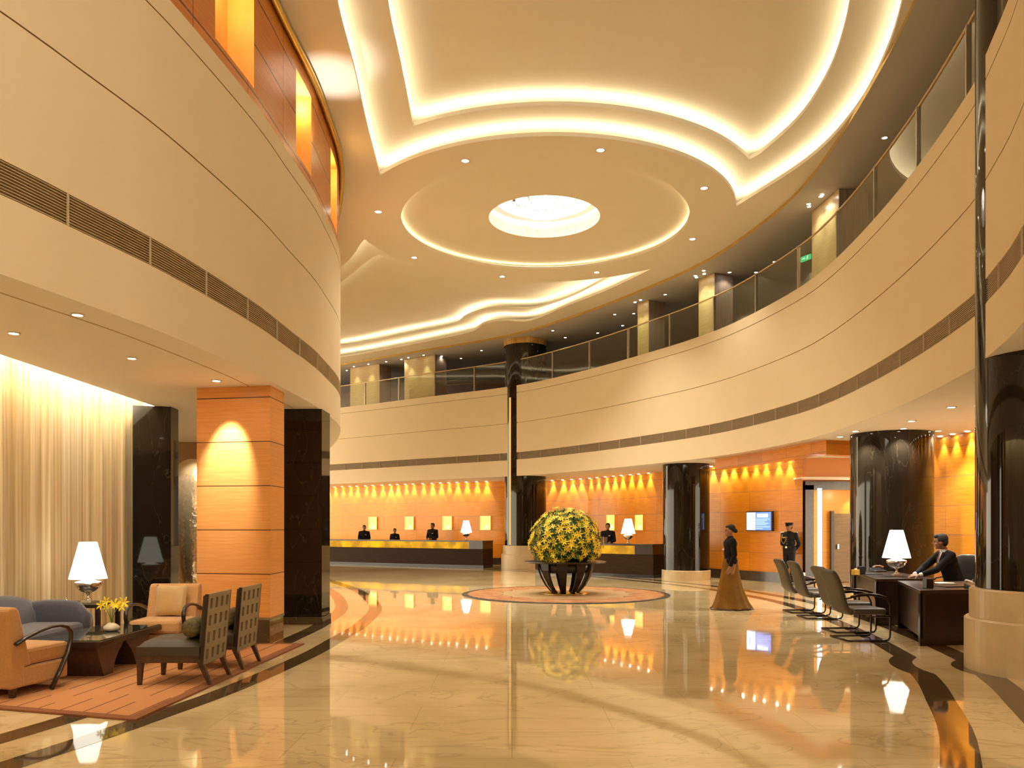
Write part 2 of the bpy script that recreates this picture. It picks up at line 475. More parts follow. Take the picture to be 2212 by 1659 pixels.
# ---- main ceiling with light coves
CX,CY=.75,18.9
def circ(r,n=96,cx=CX,cy=CY): return [(cx+r*math.cos(2*PI*i/n),cy+r*math.sin(2*PI*i/n)) for i in range(n)]
def arc(r,a0,a1,n=40): return [(CX+r*math.cos(a0+(a1-a0)*i/n),CY+r*math.sin(a0+(a1-a0)*i/n)) for i in range(n+1)]
def ang(p): return math.atan2(p[1]-CY,p[0]-CX)
# near recess, outer and inner outline (listed around the opening)
a0=ang((-2.63,16.33)); a1=ang((4.95,17.8))
A_=arc(4.3,a0,a1)+spline([(4.92,17.8),(5.66,15.55),(5.78,13.73),(5.55,12.1),(5.12,10.6),(4.3,8.6),(2.9,6.6),(.9,5.7),(-1.0,6.6),(-2.05,8.8),(-2.33,10.83),(-2.42,12.5),(-2.55,14.4),(-2.63,16.2)],.25)[1:]
b0=ang((-1.80,14.93)); b1=ang((4.82,16.1))
B_=arc(4.82,b0,b1)+spline([(4.80,16.15),(5.12,14.6),(5.1,13.2),(4.9,12.06),(4.55,10.9),(3.8,9.2),(2.6,7.6),(.9,6.9),(-.6,7.6),(-1.5,9.4),(-1.72,11.2),(-1.76,12.9),(-1.80,14.8)],.25)[1:]
c0=ang((-3.62,19.9)); c1=ang((3.94,21.85))
if c0<c1: c0+=2*PI
C_=list(reversed(arc(4.45,c1,c0)))+spline([(3.94,21.85),(2.86,24.07),(1.74,25.9),(.62,27.75),(-.24,27.75),(-.95,28.15),(-1.45,29.3),(-2.65,30.4),(-4.77,32.1),(-7.0,33.7),(-9.8,35.0),(-10.6,33),(-8.6,27.8),(-6.6,24.6),(-4.57,21.9),(-3.65,19.95)],.25)[1:]
d0_=ang((-3.7,21.9)); d1_=ang((2.94,23.7))
if d0_<d1_: d0_+=2*PI
D_=list(reversed(arc(5.2,d1_,d0_)))+spline([(2.94,23.6),(1.95,25.7),(.9,27.1),(.27,27.25),(-.7,27.3),(-1.55,28.2),(-2.15,29.5),(-3.96,30.9),(-6.9,33.1),(-9.2,33.7),(-9.4,32),(-7.6,28.0),(-5.3,24.6),(-3.75,22.0)],.25)[1:]
RECT=[(-24,-3.5),(22,-3.5),(22,46),(-24,46)]
def plate(name, z, holes, material, lip=.07):
    polys=[[Vector((x,y,0)) for x,y in RECT]]+[[Vector((x,y,0)) for x,y in h] for h in holes]
    tris=tessellate_polygon(polys); flat=[p for q in polys for p in q]
    mb=MB(); mb.add([(p.x,p.y,z) for p in flat],[tuple(t) for t in tris])
    mb.add([(p.x,p.y,z+lip) for p in flat],[tuple(t) for t in tris])
    for h in holes:
        h2=h+[h[0]]; mb.ribbon(h2,h2,z,z+lip,smooth=False)
    for i in range(len(mb.uv)): mb.uv[i]=None
    return tag(mb.build(name,material),kind='structure')
plate('ceiling',ZC,[A_,C_,circ(3.30)],M['ceil'])
plate('ceiling',ZC+.28,[B_,D_,circ(1.29)],M['ceil'])
plate('ceiling',ZC+.56,[circ(1.29)],M['ceil'])
def led(poly, z, out, w, material, name='cove_strip_light', label=''):
    area=sum(poly[i][0]*poly[(i+1)%len(poly)][1]-poly[(i+1)%len(poly)][0]*poly[i][1] for i in range(len(poly)))
    sg=-1 if area>0 else 1
    P=offset(poly,sg*out,True); Q=offset(poly,sg*(out+w),True)
    P.append(P[0]); Q.append(Q[0])
    m=MB(); m.ribbon(P,Q,z,z)
    for i in range(len(m.uv)): m.uv[i]=None
    return tag(m.build(name,material),label,'light')
led(A_,ZC+.085,.10,.07,M['led'],label='concealed warm strip light around the lower rim of the big near ceiling cove')
led(B_,ZC+.365,.10,.07,M['led'],label='concealed warm strip light around the upper rim of the big near ceiling cove')
led(C_,ZC+.085,.10,.07,M['led'],label='concealed warm strip light around the lower rim of the far ceiling cove')
led(D_,ZC+.365,.10,.07,M['led'],label='concealed warm strip light around the upper rim of the far ceiling cove')
# ring recess: plate with round opening, slightly above
mb=MB(); o_=circ(3.9,96)+[circ(3.9,96)[0]]; i_=circ(1.29,96)+[circ(1.29,96)[0]]
mb.ribbon(o_,i_,ZC+.16,ZC+.16,smooth=False); mb.ribbon(i_,i_,ZC+.16,ZC+.20,smooth=False)
for i in range(len(mb.uv)): mb.uv[i]=None
tag(mb.build('ceiling',M['ceil']),kind='structure')
led(circ(3.30),ZC+.085,.04,.04,M['led_ring'],label='concealed strip light around the round ceiling ring')
# white well of the chandelier
mb=MB(); mb.lathe([(1.29,ZC+.155),(1.29,ZC+.55),(1.12,ZC+.56),(1.12,ZC+1.15),(0,ZC+1.15)],64,cx=CX,cy=CY,cap=False,smooth=False)
tag(mb.build('ceiling',M['white_cyl']),kind='structure')

# gallery ceiling, gold edge trim, gallery back wall
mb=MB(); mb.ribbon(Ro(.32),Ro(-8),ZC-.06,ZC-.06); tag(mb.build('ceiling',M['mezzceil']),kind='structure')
mb=MB(); mb.ribbon(Ro(.32),Ro(.32),ZC-.07,ZC); tag(mb.build('trim_5',M['gold']),kind='structure')
M['gallery_wall']=mat('dark_gallery_panelling',(.10,.065,.04),rough=.25,var=.15,coat=.2)
mb=MB(); mb.ribbon(Ro(-5.2),Ro(-5.2),6.3,ZC); tag(mb.build('wall_gallery',M['gallery_wall']),kind='structure')

# ---- left drum: soffit, upper veneer wall with lit niches, gold cornice
SX=-5.67                                    # soffit stops at the curtain slot
mb=MB()
P=Lo(0)
Q=[(min(SX,p[0]) if p[1]<13.6 else -14.0, p[1]) for p in P]
Pn=[p for p in P if p[1]<13.4 and p[0]>SX]; Qn=[(SX,p[1]) for p in Pn]
mb.ribbon(Pn,Qn,Z0L,Z0L)
Pf=[p for p in P if p[1]>=13.1]; mb.ribbon(Pf,[(-14,p[1]) for p in Pf],Z0L,Z0L)
mb.add([(SX,0,Z0L),(SX,13.5,Z0L),(SX,13.5,Z0L+.5),(SX,0,Z0L+.5)],[(0,1,2,3)])
mb.add([(SX,0,Z0L+.5),(SX,13.5,Z0L+.5),(-6.5,13.5,Z0L+.5),(-6.5,0,Z0L+.5)],[(0,1,2,3)])
for i in range(len(mb.uv)): mb.uv[i]=None
tag(mb.build('ceiling',M['soffit']),kind='structure')
mb=MB(); mb.tube([Vector((p[0],p[1],Z0L-.001)) for p in offset(LC,.42) if p[0]>SX+.1 and 3<p[1]<14],.006,4)
tag(mb.build('trim_6',M['groove']),kind='structure')

UW=Lo(-.03); TL=arclen(UW)
def s_at_y(P,y):
    L=arclen(P)
    for i in range(len(P)-1):
        if P[i][1]<=y<=P[i+1][1]: return L[i]+(y-P[i][1])/(P[i+1][1]-P[i][1])*(L[i+1]-L[i])
def sub(P,s0,s1):
    L=arclen(P); out=[along(P,s0)[0]]+[P[i] for i in range(len(P)) if s0<L[i]<s1]+[along(P,s1)[0]]; return out
niches=[(6.55,7.45),(9.1,10.15),(11.9,12.72),(14.4,15.3)]
mb=MB(); s=0
for ya,yb in niches:
    sa,sb=s_at_y(UW,ya),s_at_y(UW,yb)
    p=sub(UW,s,sa); mb.ribbon(p,p,6.85,ZC,uv0=s)
    p=sub(UW,sa,sb); mb.ribbon(p,p,6.85,7.06,uv0=sa); mb.ribbon(p,p,8.3,ZC,uv0=sa)
    s=sb
p=sub(UW,s,TL[-1]-.01); mb.ribbon(p,p,6.85,ZC,uv0=s)
wu=tag(mb.build('wall_upper_left',M['wood_up']),kind='structure')
M['niche_back']=mat('honey_panel',(.85,.52,.16),rough=.5,var=.05)
for k,(ya,yb) in enumerate(niches):
    sa,sb=s_at_y(UW,ya),s_at_y(UW,yb); F=sub(UW,sa,sb); Bk=offset(F,.34)
    n_=MB(); n_.ribbon(Bk,Bk,7.06,8.3); n_.ribbon(F,Bk,7.06,7.06); n_.ribbon(F,Bk,8.3,8.3)
    for i in (0,-1): n_.add([F[i]+(7.06,),Bk[i]+(7.06,),Bk[i]+(8.3,),F[i]+(8.3,)],[(0,1,2,3)])
    for i in range(len(n_.uv)): n_.uv[i]=None
    o=n_.build('niche_lining',M['niche_back'],wu)
    mid=Bk[len(Bk)//2]; f=F[len(F)//2]
    point('niche_light',((mid[0]+f[0])/2,(mid[1]+f[1])/2,8.15),8,(1,.62,.2),.08,wu)
mb=MB(); mb.tube([Vector((p[0],p[1],ZC-.06)) for p in Lo(.03)],.05,8); tag(mb.build('trim_7',M['gold']),kind='structure')

# ---- wood wall behind reception, skirting, and the wall on the right
W1=spline([(-18,44),(-14,42),(-9,38.9),(-4.6,36.0),(-.8,33.6),(1.3,33.3)],.4)+[(2.94,31.7)]+spline([(2.96,31.65),(5.0,28),(6.16,25.3),(7.6,22.9),(7.95,22.25)],.4)
W2=spline([(8.55,18.9),(8.8,17.2),(8.93,15.7),(9.1,13),(9.1,10),(9.0,7),(8.9,3),(8.9,-4)],.4)
def woodwall(name,P,side):
    mb=MB(); mb.ribbon(P,P,.28,Z0R); o=tag(mb.build(name,M['wood_wall']),kind='structure')
    Q=offset(P,side*.03); m=MB(); m.ribbon(Q,Q,0,.28); m.ribbon(Q,P,.28,.28)
    for i in range(len(m.uv)): m.uv[i]=None
    tag(m.build('baseboard_'+name.split('_',1)[1],M['dark_skirt']),kind='structure')
    return o
woodwall('wall_back',W1,-1); woodwall('wall_right_side',W2,-1)

# recess with the service door, right of the guard
mb=MB(); mb.add([(7.95,22.25,.28),(8.25,23.1,.28),(8.25,23.1,Z0R),(7.95,22.25,Z0R)],[(0,1,2,3)],[[(0,.28),(.9,.28),(.9,3.4),(0,3.4)]])
mb.add([(8.25,23.1,0),(11.5,23.4,0),(11.5,23.4,Z0R),(8.25,23.1,Z0R)],[(0,1,2,3)],[[(0,0),(3.2,0),(3.2,3.4),(0,3.4)]])
tag(mb.build('wall_recess',M['wood_wall']),kind='structure')
mb=MB(); mb.box(7.95,11.5,22.0,22.25,2.92,Z0R); o=mb.build('trim_8',M['wood_wall']); tag(o,kind='structure')
mb=MB(); mb.box(7.8,11.5,21.9,22.6,2.88,2.92); tag(mb.build('trim_9',M['soffit']),kind='structure')
mb=MB(); mb.box(8.26,8.50,22.9,23.1,0,2.75); mb.box(8.26,11,22.9,23.1,2.62,2.86); tag(mb.build('trim_10',M['dark_skirt']),kind='structure')
# hanging veneer bulkhead just behind the balcony edge
BH=spline([(5.62,22.5),(6.0,21.2),(6.38,19.6),(6.72,17.4)],.3)
mb=MB(); mb.ribbon(BH,BH,3.13,Z0R-.005); mb.ribbon(BH,offset(BH,-.35),3.13,3.13); e=BH[-1]
mb.add([(e[0],e[1],3.13),(8.6,18.2,3.13),(8.6,18.2,Z0R),(e[0],e[1],Z0R)],[(0,1,2,3)],[[(0,0),(2,0),(2,.3),(0,.3)]])
mb.add([(e[0],e[1],3.13),(8.6,18.2,3.13),(8.6,18.5,3.13),(e[0]+.1,e[1]+.35,3.13)],[(0,1,2,3)],[[(0,0),(2,0),(2,.3),(0,.3)]])
tag(mb.build('trim_11',M['wood_wall']),kind='structure')
# unseen wall added behind the camera to darken reflections, open above for world light
M['dark_wall']=mat('dark_blocker',(.06,.04,.025),rough=.5,var=.1)
mb=MB(); mb.box(-14,14,-4.1,-4.0,0,5.4); tag(mb.build('wall_rear_blocker',M['dark_wall']),kind='structure')
# walls that close the lounge
M['tan_wall']=mat('tan_back_wall',(.35,.20,.09),rough=.6,var=.05)
mb=MB(); mb.box(-14,-4.4,18.4,18.5,0,Z0L); tag(mb.build('wall_lounge_back',M['tan_wall']),kind='structure')
mb=MB(); mb.box(-6.5,-6.42,-4,13.6,0,Z0L+.5); mb.box(-14,-6.3,13.6,13.7,0,Z0L+.5); tag(mb.build('wall_lounge_side',M['tan_wall']),kind='structure')
# ------------------------------------------------------------------ more materials
M['wenge']=mat('wenge_wood',(.028,.014,.008),rough=.3,var=.35,scale=5,stretch=(1,1,12),coat=.15)
M['wenge_light']=mat('brown_lacquered_wood',(.055,.024,.011),rough=.35,var=.25,scale=4,stretch=(6,6,1),coat=.2)
M['tan_fabric']=mat('tan_upholstery',(.42,.195,.045),rough=.85,var=.07,scale=40,sheen=.3)
M['peach_fabric']=mat('peach_upholstery',(.60,.32,.12),rough=.85,var=.06,scale=40,sheen=.3)
M['satin']=mat('gold_satin_cushion',(.58,.38,.15),rough=.38,var=.06,scale=8,sheen=.4)
M['blue_fabric']=mat('slate_blue_upholstery',(.058,.055,.074),rough=.8,var=.12,scale=50,sheen=.25)
M['olive_fabric']=mat('dark_olive_upholstery',(.040,.026,.008),rough=.6,var=.25,scale=9,stretch=(2,2,10))
M['moss_fabric']=mat('moss_patterned_bolster',(.085,.06,.012),rough=.7,var=.5,scale=30)
M['lattice']=mat('taupe_lacquer_panel',(.22,.165,.09),rough=.4,var=.06)
M['table_glass']=mat('black_glass_top',(.035,.04,.03),rough=.03,var=.05,coat=.5)
M['silver']=mat('polished_silver',(.80,.78,.74),rough=.14,metal=1,var=.02)
M['shade']=glow('lit_lamp_shade',(1,.92,.74),1.9)
M['white_glass']=mat('white_glass_neck',(.95,.9,.8),rough=.3,var=.01,emit=(1,.93,.75),es=1.0)
M['cream_base']=mat('cream_stone_foot',(.6,.5,.35),rough=.3,var=.05)
M['taupe_leather']=mat('taupe_leather',(.058,.045,.024),rough=.5,var=.08,scale=20)
M['dark_metal']=mat('dark_bronze_tube',(.05,.035,.025),rough=.25,metal=.8,var=.05)
M['black_leather']=mat('black_leather',(.02,.017,.015),rough=.4,var=.1)
M['bowl_wood']=mat('dark_bowl_ribs',(.020,.010,.006),rough=.4,spec=.3,var=.2)
M['black_plastic']=mat('black_plastic',(.015,.015,.017),rough=.3,var=.05)
M['paper']=mat('white_paper',(.8,.75,.65),rough=.7,var=.02)
M['suit']=mat('black_suit_cloth',(.009,.007,.007),rough=.8,spec=.15,var=.15,scale=30)
M['shirt']=mat('white_shirt_cloth',(.80,.78,.74),rough=.7,var=.02)
M['tie']=mat('dark_red_tie',(.18,.02,.02),rough=.5,var=.1)
M['skin']=mat('brown_skin',(.32,.15,.075),rough=.5,var=.05)
M['hair']=mat('black_hair',(.008,.006,.005),rough=.75,var=.2,scale=40)
M['navy']=mat('navy_uniform_cloth',(.012,.014,.020),rough=.7,spec=.2,var=.15,scale=30)
M['gold_cord']=mat('gold_braid',(.55,.38,.08),rough=.4,metal=.3,var=.1)
M['eye']=mat('dark_eye',(.03,.02,.02),rough=.2,var=.01)
M['lip']=mat('lip_skin',(.35,.12,.08),rough=.5,var=.02)
M['skirt']=mat('amber_silk_skirt',(.18,.078,.008),rough=.6,spec=.15,var=.15,scale=5)
def onyx():
    m,nt,N,L,b=newmat('backlit_onyx')
    tc=N.new('ShaderNodeTexCoord'); n=N.new('ShaderNodeTexNoise'); n.inputs['Scale'].default_value=1.8; n.inputs['Detail'].default_value=5
    L.new(tc.outputs['Object'],n.inputs['Vector'])
    r=N.new('ShaderNodeValToRGB'); e=r.color_ramp.elements
    e[0].position=.38; e[0].color=(.28,.15,.015,1); e[1].position=.62; e[1].color=(.95,.45,.01,1)
    L.new(n.outputs[0],r.inputs[0]); L.new(r.outputs[0],b.inputs['Emission Color']); b.inputs['Emission Strength'].default_value=.75
    b.inputs['Base Color'].default_value=(.3,.16,.02,1); b.inputs['Roughness'].default_value=.9; b.inputs['Specular IOR Level'].default_value=0; return m
M['onyx']=onyx()

def rbox(x0,x1,y0,y1,z0,z1,name,m,parent,bev=.03,Mx=None,sub=0):
    return MB().box(x0,x1,y0,y1,z0,z1,Mx).build(name,m,parent,bevel=bev,sub=sub)
def pillow(w,h,t,name,m,parent=None,n=14):
    """square cushion in the local xz plane, puffed along y"""
    vs=[];fs=[]
    for sgn in (-1,1):
        for i in range(n+1):
            for j in range(n+1):
                u=-1+2*i/n; v=-1+2*j/n
                e=(1-abs(u)**2.6)*(1-abs(v)**2.6)
                k=1-.07*(1-abs(u*v))*(max(abs(u),abs(v))**3)
                vs.append((u*w/2*k, sgn*t/2*max(0,e)**.45, v*h/2*k))
    b=(n+1)**2
    for i in range(n):
        for j in range(n):
            a=i*(n+1)+j; fs.append((a,a+n+1,a+n+2,a+1)); fs.append((b+a,b+a+1,b+a+n+2,b+a+n+1))
    return MB().add(vs,fs,smooth=True).build(name,m,parent)

M['capital']=mat('ribbed_gold_leaf',(.62,.38,.10),rough=.4,metal=.35,var=.35,scale=4,stretch=(5,5,.3))
# ------------------------------------------------------------------ columns
def round_column(x,y,r,z1,tiers,label,shaft_z0,cap=None,strip=None):
    root=empty('column',(x,y,0),0,label,'column')
    m=MB(); m.lathe([(r,shaft_z0),(r,z1)],64,smooth=True,cap=False); m.build('shaft',M['black'],root)
    z=0
    for rr,zt in tiers:
        m=MB(); m.lathe([(rr,z),(rr,zt-.02),(rr-.02,zt),(0,zt)],64,smooth=False); m.build('plinth',M['stone'],root,); z=zt
    if cap:
        m=MB(); m.lathe([(r+.03,cap[0]),(r+.03,cap[1])],48,cap=False); m.build('capital',M['capital'],root)
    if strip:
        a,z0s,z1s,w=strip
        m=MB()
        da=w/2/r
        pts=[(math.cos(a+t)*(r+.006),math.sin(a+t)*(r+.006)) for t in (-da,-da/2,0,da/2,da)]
        m.ribbon(pts,pts,z0s,z1s); m.build('glow_strip',M['strip'],root)
    return root
M['strip']=glow('amber_strip',(1.0,.52,.12),.75)  # amber glow put on a thin band of the shaft
round_column(5.96,8.94,.76,ZC+.2,[(.87,.58),(.82,.91)],'huge round black marble column on a two-step beige stone base, nearest on the right',.91)
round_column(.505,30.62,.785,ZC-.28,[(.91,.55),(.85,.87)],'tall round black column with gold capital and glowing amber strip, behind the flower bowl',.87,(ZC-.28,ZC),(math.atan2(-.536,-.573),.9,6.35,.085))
round_column(5.22,24.4,.69,Z0R,[(.72,.29)],'round black marble column on a low beige plinth, right of the small counter',.29)
round_column(7.60,16.3,.77,Z0R,[(.82,.29)],'thick round black marble column behind the lamp on the desk',.29)

def quad_column(pts, z0, z1, m, name='shaft', parent=None):
    return MB().prism(pts,z0,z1,uv=True).build(name,m,parent)
root=empty('column',(0,0,0),0,'square column clad in orange wood veneer panels with a spotlight on it','column')
WC=[(-3.27,11.0),(-3.25,11.6),(-4.32,11.8),(-4.34,11.2)]
quad_column(WC,.36,Z0L,M['wood_col'],'veneer',root)
cx=sum(p[0] for p in WC)/4; cy=sum(p[1] for p in WC)/4
quad_column([(cx+(p[0]-cx)*.985,cy+(p[1]-cy)*.985) for p in WC],0,.36,M['band'],'plinth',root)
m=MB().prism([(cx+(p[0]-cx)*1.006,cy+(p[1]-cy)*1.006) for p in WC],.325,.36); m.build('base_moulding',M['lattice'],root)
root=empty('column',(0,0,0),0,'flat black marble pier right behind the veneer column','column')
MB().box(-3.98,-3.09,13.21,13.8,0,Z0L).build('shaft',M['black'],root); MB().box(-4.0,-3.075,13.195,13.82,0,.12).build('plinth',M['band'],root)
root=empty('column',(0,0,0),0,'black marble pier between the gold curtain and the mirror sculpture, reflecting the lamp','column')
MB().prism([(-5.98,12.82),(-5.44,12.97),(-5.455,13.3),(-5.98,13.45)],0,Z0L).build('shaft',M['black'],root)
MB().prism([(-6.0,12.80),(-5.425,12.95),(-5.44,13.32),(-6.0,13.47)],0,.14).build('plinth',M['band'],root)

# recessed lounge spotlights
fitting((-3.86,10.62,Z0L),'small recessed spotlight in the soffit shining on the veneer column','spotlights in the lounge soffit',.05,260,44,True,aim=(-.02,.55,-1.15),blend=.7,color=(1,.97,.92))
for x,y,w_ in [(-4.3,9.2,'over the table, nearest the veneer column'),(-4.9,8.0,'leftmost, by the left edge'),(-3.9,7.3,'middle one, close to the drum edge')]:
    fitting((x,y,Z0L),'small soffit spotlight above the lounge seats, '+w_,'spotlights in the lounge soffit',.045,70,80,True,blend=.7)

# mirror sculpture between the piers
def mirror_pieces():
    m,nt,N,L,b=newmat('hammered_mirror'); b.inputs['Metallic'].default_value=.85; b.inputs['Roughness'].default_value=.16
    b.inputs['Base Color'].default_value=(.92,.76,.52,1)
    tc=N.new('ShaderNodeTexCoord'); v=N.new('ShaderNodeTexVoronoi'); v.inputs['Scale'].default_value=5; L.new(tc.outputs['Object'],v.inputs['Vector'])
    n=N.new('ShaderNodeTexNoise'); n.inputs['Scale'].default_value=14; L.new(tc.outputs['Object'],n.inputs['Vector'])
    s=math_node(N,L,'ADD',v.outputs['Distance'],n.outputs[0])
    bp=N.new('ShaderNodeBump'); bp.inputs['Strength'].default_value=.35; bp.inputs['Distance'].default_value=.02; L.new(s,bp.inputs['Height']); L.new(bp.outputs[0],b.inputs['Normal'])
    return m
M['mirror']=mirror_pieces()
root=empty('sculpture',(-5.66,14.6,0),0,'tall capsule-shaped hammered mirror sculpture behind the peach armchair','sculpture')
m=MB(); pr=[]
for i in range(25):
    t=-PI/2+PI*i/24; s_=abs(math.sin(t))**1.0
    pr.append((.53*max(0,math.cos(t))**.62, 1.52+1.28*math.sin(t)))
m.lathe(pr,48); m.build('body',M['mirror'],root)
MB().lathe([(.3,0),(.3,.27),(.0,.27)],32,smooth=False).build('pedestal',M['black'],root)
spot('sculpture_fill',(-5.15,13.65,3.4),260,50,.6,(1,.85,.6),.05,aim=(-5.66,14.5,1.4))  # unseen spot added to brighten the mirror body

# curtain
def curtain_mat():
    m,nt,N,L,b=newmat('gold_sheer_curtain')
    tc=N.new('ShaderNodeTexCoord'); mp=N.new('ShaderNodeMapping'); mp.inputs['Scale'].default_value=(1,14,.12)
    n=N.new('ShaderNodeTexNoise'); n.inputs['Scale'].default_value=2; n.inputs['Detail'].default_value=5
    L.new(tc.outputs['Object'],mp.inputs[0]); L.new(mp.outputs[0],n.inputs['Vector'])
    r=N.new('ShaderNodeValToRGB'); r.color_ramp.elements[0].position=.35; r.color_ramp.elements[1].position=.65
    r.color_ramp.elements[0].color=(.50,.35,.15,1); r.color_ramp.elements[1].color=(.84,.70,.44,1)
    L.new(n.outputs[0],r.inputs[0]); L.new(r.outputs[0],b.inputs['Base Color'])
    b.inputs['Roughness'].default_value=.6; b.inputs['Sheen Weight'].default_value=.3
    return m
M['curtain']=curtain_mat()
rnd=random.Random(3); pts=[]; y=5.2; ph=0
while y<13.5:
    a=.05+.035*math.sin(y*2.1)+.015*math.sin(y*5.3+1)
    ph+=rnd.uniform(.35,.75)
    pts.append((-6.12+a*math.sin(ph)+.02*math.sin(y*1.3),y)); y+=.03
cur=MB(); cur.ribbon(pts,pts,.01,3.98)
for i in range(len(cur.uv)): cur.uv[i]=None
o=cur.build('curtain',M['curtain']); tag(o,'floor-length gold sheer curtain along the left wall, lit from above','curtain')
M['led_cur']=glow('curtain_strip',(1,.90,.70),36)
m=MB().box(-5.80,-5.74,5.0,13.3,3.86,3.88); tag(m.build('cove_strip_light',M['led_cur']),'concealed strip light washing down the gold curtain','light')

# ------------------------------------------------------------------ table lamps
def lamp(x,y,z,label,power=14):
    root=empty('table_lamp',(x,y,z),0,label,'table lamp','white cone-shade table lamps')
    MB().box(-.065,.065,-.065,.065,0,.03).build('foot',M['cream_base'],root,bevel=.004)
    m=MB().lathe([(.05,.03),(.045,.045),(.018,.065),(.016,.10),(.03,.125),(.085,.145),(.13,.18),(.155,.225),(.163,.262),(.150,.268),(.06,.27)],40)
    m.build('bowl',M['silver'],root)
    m=MB().lathe([(.150,.266),(.08,.285),(.062,.31),(.060,.34)],32); m.build('neck',M['white_glass'],root)
    m=MB().lathe([(.225,.305),(.105,.775)],48,cap=False); m.lathe([(.105,.775),(.0,.772)],48,cap=False); m.build('lamp_shade',M['shade'],root)
    point('bulb',(0,0,.29),power,(1,.86,.62),.05,root)
    return root
lamp(-5.42,10.4,.62,'white cone-shade lamp with silver bowl on the dark side table by the curtain',16)
lamp(-1.80,32.0,1.035,'small white cone-shade lamp on the end of the long left counter')
lamp(3.62,25.35,1.05,'small white cone-shade lamp on the small counter behind the flowers')
lamp(6.50,13.75,.755,'white cone-shade lamp with silver bowl on the desk by the seated man',16)

# ------------------------------------------------------------------ lounge furniture
def tapered_leg(mb,x,y,z0,z1,w0,w1,dx=0,dy=0):
    """foot (z0) offset by dx,dy from the top (z1)"""
    a=w0/2;b=w1/2
    vs=[(x+dx-a,y+dy-a,z0),(x+dx+a,y+dy-a,z0),(x+dx+a,y+dy+a,z0),(x+dx-a,y+dy+a,z0),(x-b,y-b,z1),(x+b,y-b,z1),(x+b,y+b,z1),(x-b,y+b,z1)]
    mb.add(vs,[(0,3,2,1),(4,5,6,7),(0,1,5,4),(1,2,6,5),(2,3,7,6),(3,0,4,7)])
    return mb
def lattice_chair(loc,rz,label):
    root=empty('side_chair',loc,rz,label,'chair','lattice-backed chairs with their backs to the lobby')
    for sx in (-1,1):
        tapered_leg(MB(),sx*.275,-.32,0,.25,.038,.06,0,-.01).build('leg',M['wenge_light'],root,bevel=.004)
        tapered_leg(MB(),sx*.275,.27,0,.25,.036,.062,0,.10).build('leg',M['wenge_light'],root,bevel=.004)
    MB().box(-.30,.30,-.35,.27,.22,.30).build('seat_frame',M['wenge_light'],root,bevel=.006)
    # domed cushion
    n=16; vs=[];fs=[]
    for i in range(n+1):
        for j in range(n+1):
            u=-1+2*i/n; v=-1+2*j/n; e=(1-u**4)*(1-v**4)
            vs.append((u*.305,-.04+v*.315,.375+.085*max(0,e)**.6))
    for i in range(n):
        for j in range(n): a=i*(n+1)+j; fs.append((a,a+n+1,a+n+2,a+1))
    mb=MB().add(vs,fs,smooth=True); mb.box(-.305,.305,-.355,.275,.29,.38); mb.build('seat',M['olive_fabric'],root,bevel=0)
    # perforated back: local x, height, leaning backwards
    tilt=Matrix.Translation((0,.285,.20))@Matrix.Rotation(-.085,4,'X')
    fr=MB(); w=.62;h=.71;t=.03
    xs=[-.225,-.075,.075,.225]; hw=.033
    zs=[.10,.27,.44,.61]; hh=.052
    edges=[-w/2]+sum([[x-hw,x+hw] for x in xs],[])+[w/2]
    for k in range(0,len(edges),2): fr.box(edges[k],edges[k+1],0,t,0,h,tilt)
    ze=[0]+sum([[z-hh,z+hh] for z in zs],[])+[h]
    for x in xs:
        for k in range(0,len(ze),2): fr.box(x-hw,x+hw,0,t,ze[k],ze[k+1],tilt)
    fr.build('backrest',M['lattice'],root)
    MB().box(-.275,.275,-.045,-.002,.09,h-.02,tilt).build('back_pad',M['olive_fabric'],root,bevel=.01)
    s=MB()
    for sx in (-1,1):
        s.box(sx*.3175-.0075,sx*.3175+.0075,-.004,t+.002,-.02,h,tilt)
    s.box(-.31,.31,.001,.010,.0,.0+.001,tilt)
    s.build('back_edge',M['wenge'],root)
    return root
lc=lattice_chair((-3.375,8.37,.018),-PI/2,'dark side chair with square-holed back, nearest the lobby, one bolster on it')
lattice_chair((-3.325,9.24,.018),-PI/2-.02,'dark side chair with square-holed back, farther of the two, beside the veneer column')
for (x,y,lab) in [(-3.215,8.38,'dark moss bolster lying on the nearer square-holed chair'),(-3.165,9.25,'dark moss bolster lying on the farther square-holed chair')]:
    root=empty('bolster',(x,y,.575),0,lab,'cushion','moss bolsters on the square-holed chairs')
    m=MB(); m.lathe([(0,-.27),(.05,-.268),(.088,-.25),(.095,-.22),(.097,0),(.095,.22),(.088,.25),(.05,.268),(0,.27)],28,M=Matrix.Rotation(PI/2,4,'X')); m.build('cushion_body',M['moss_fabric'],root)

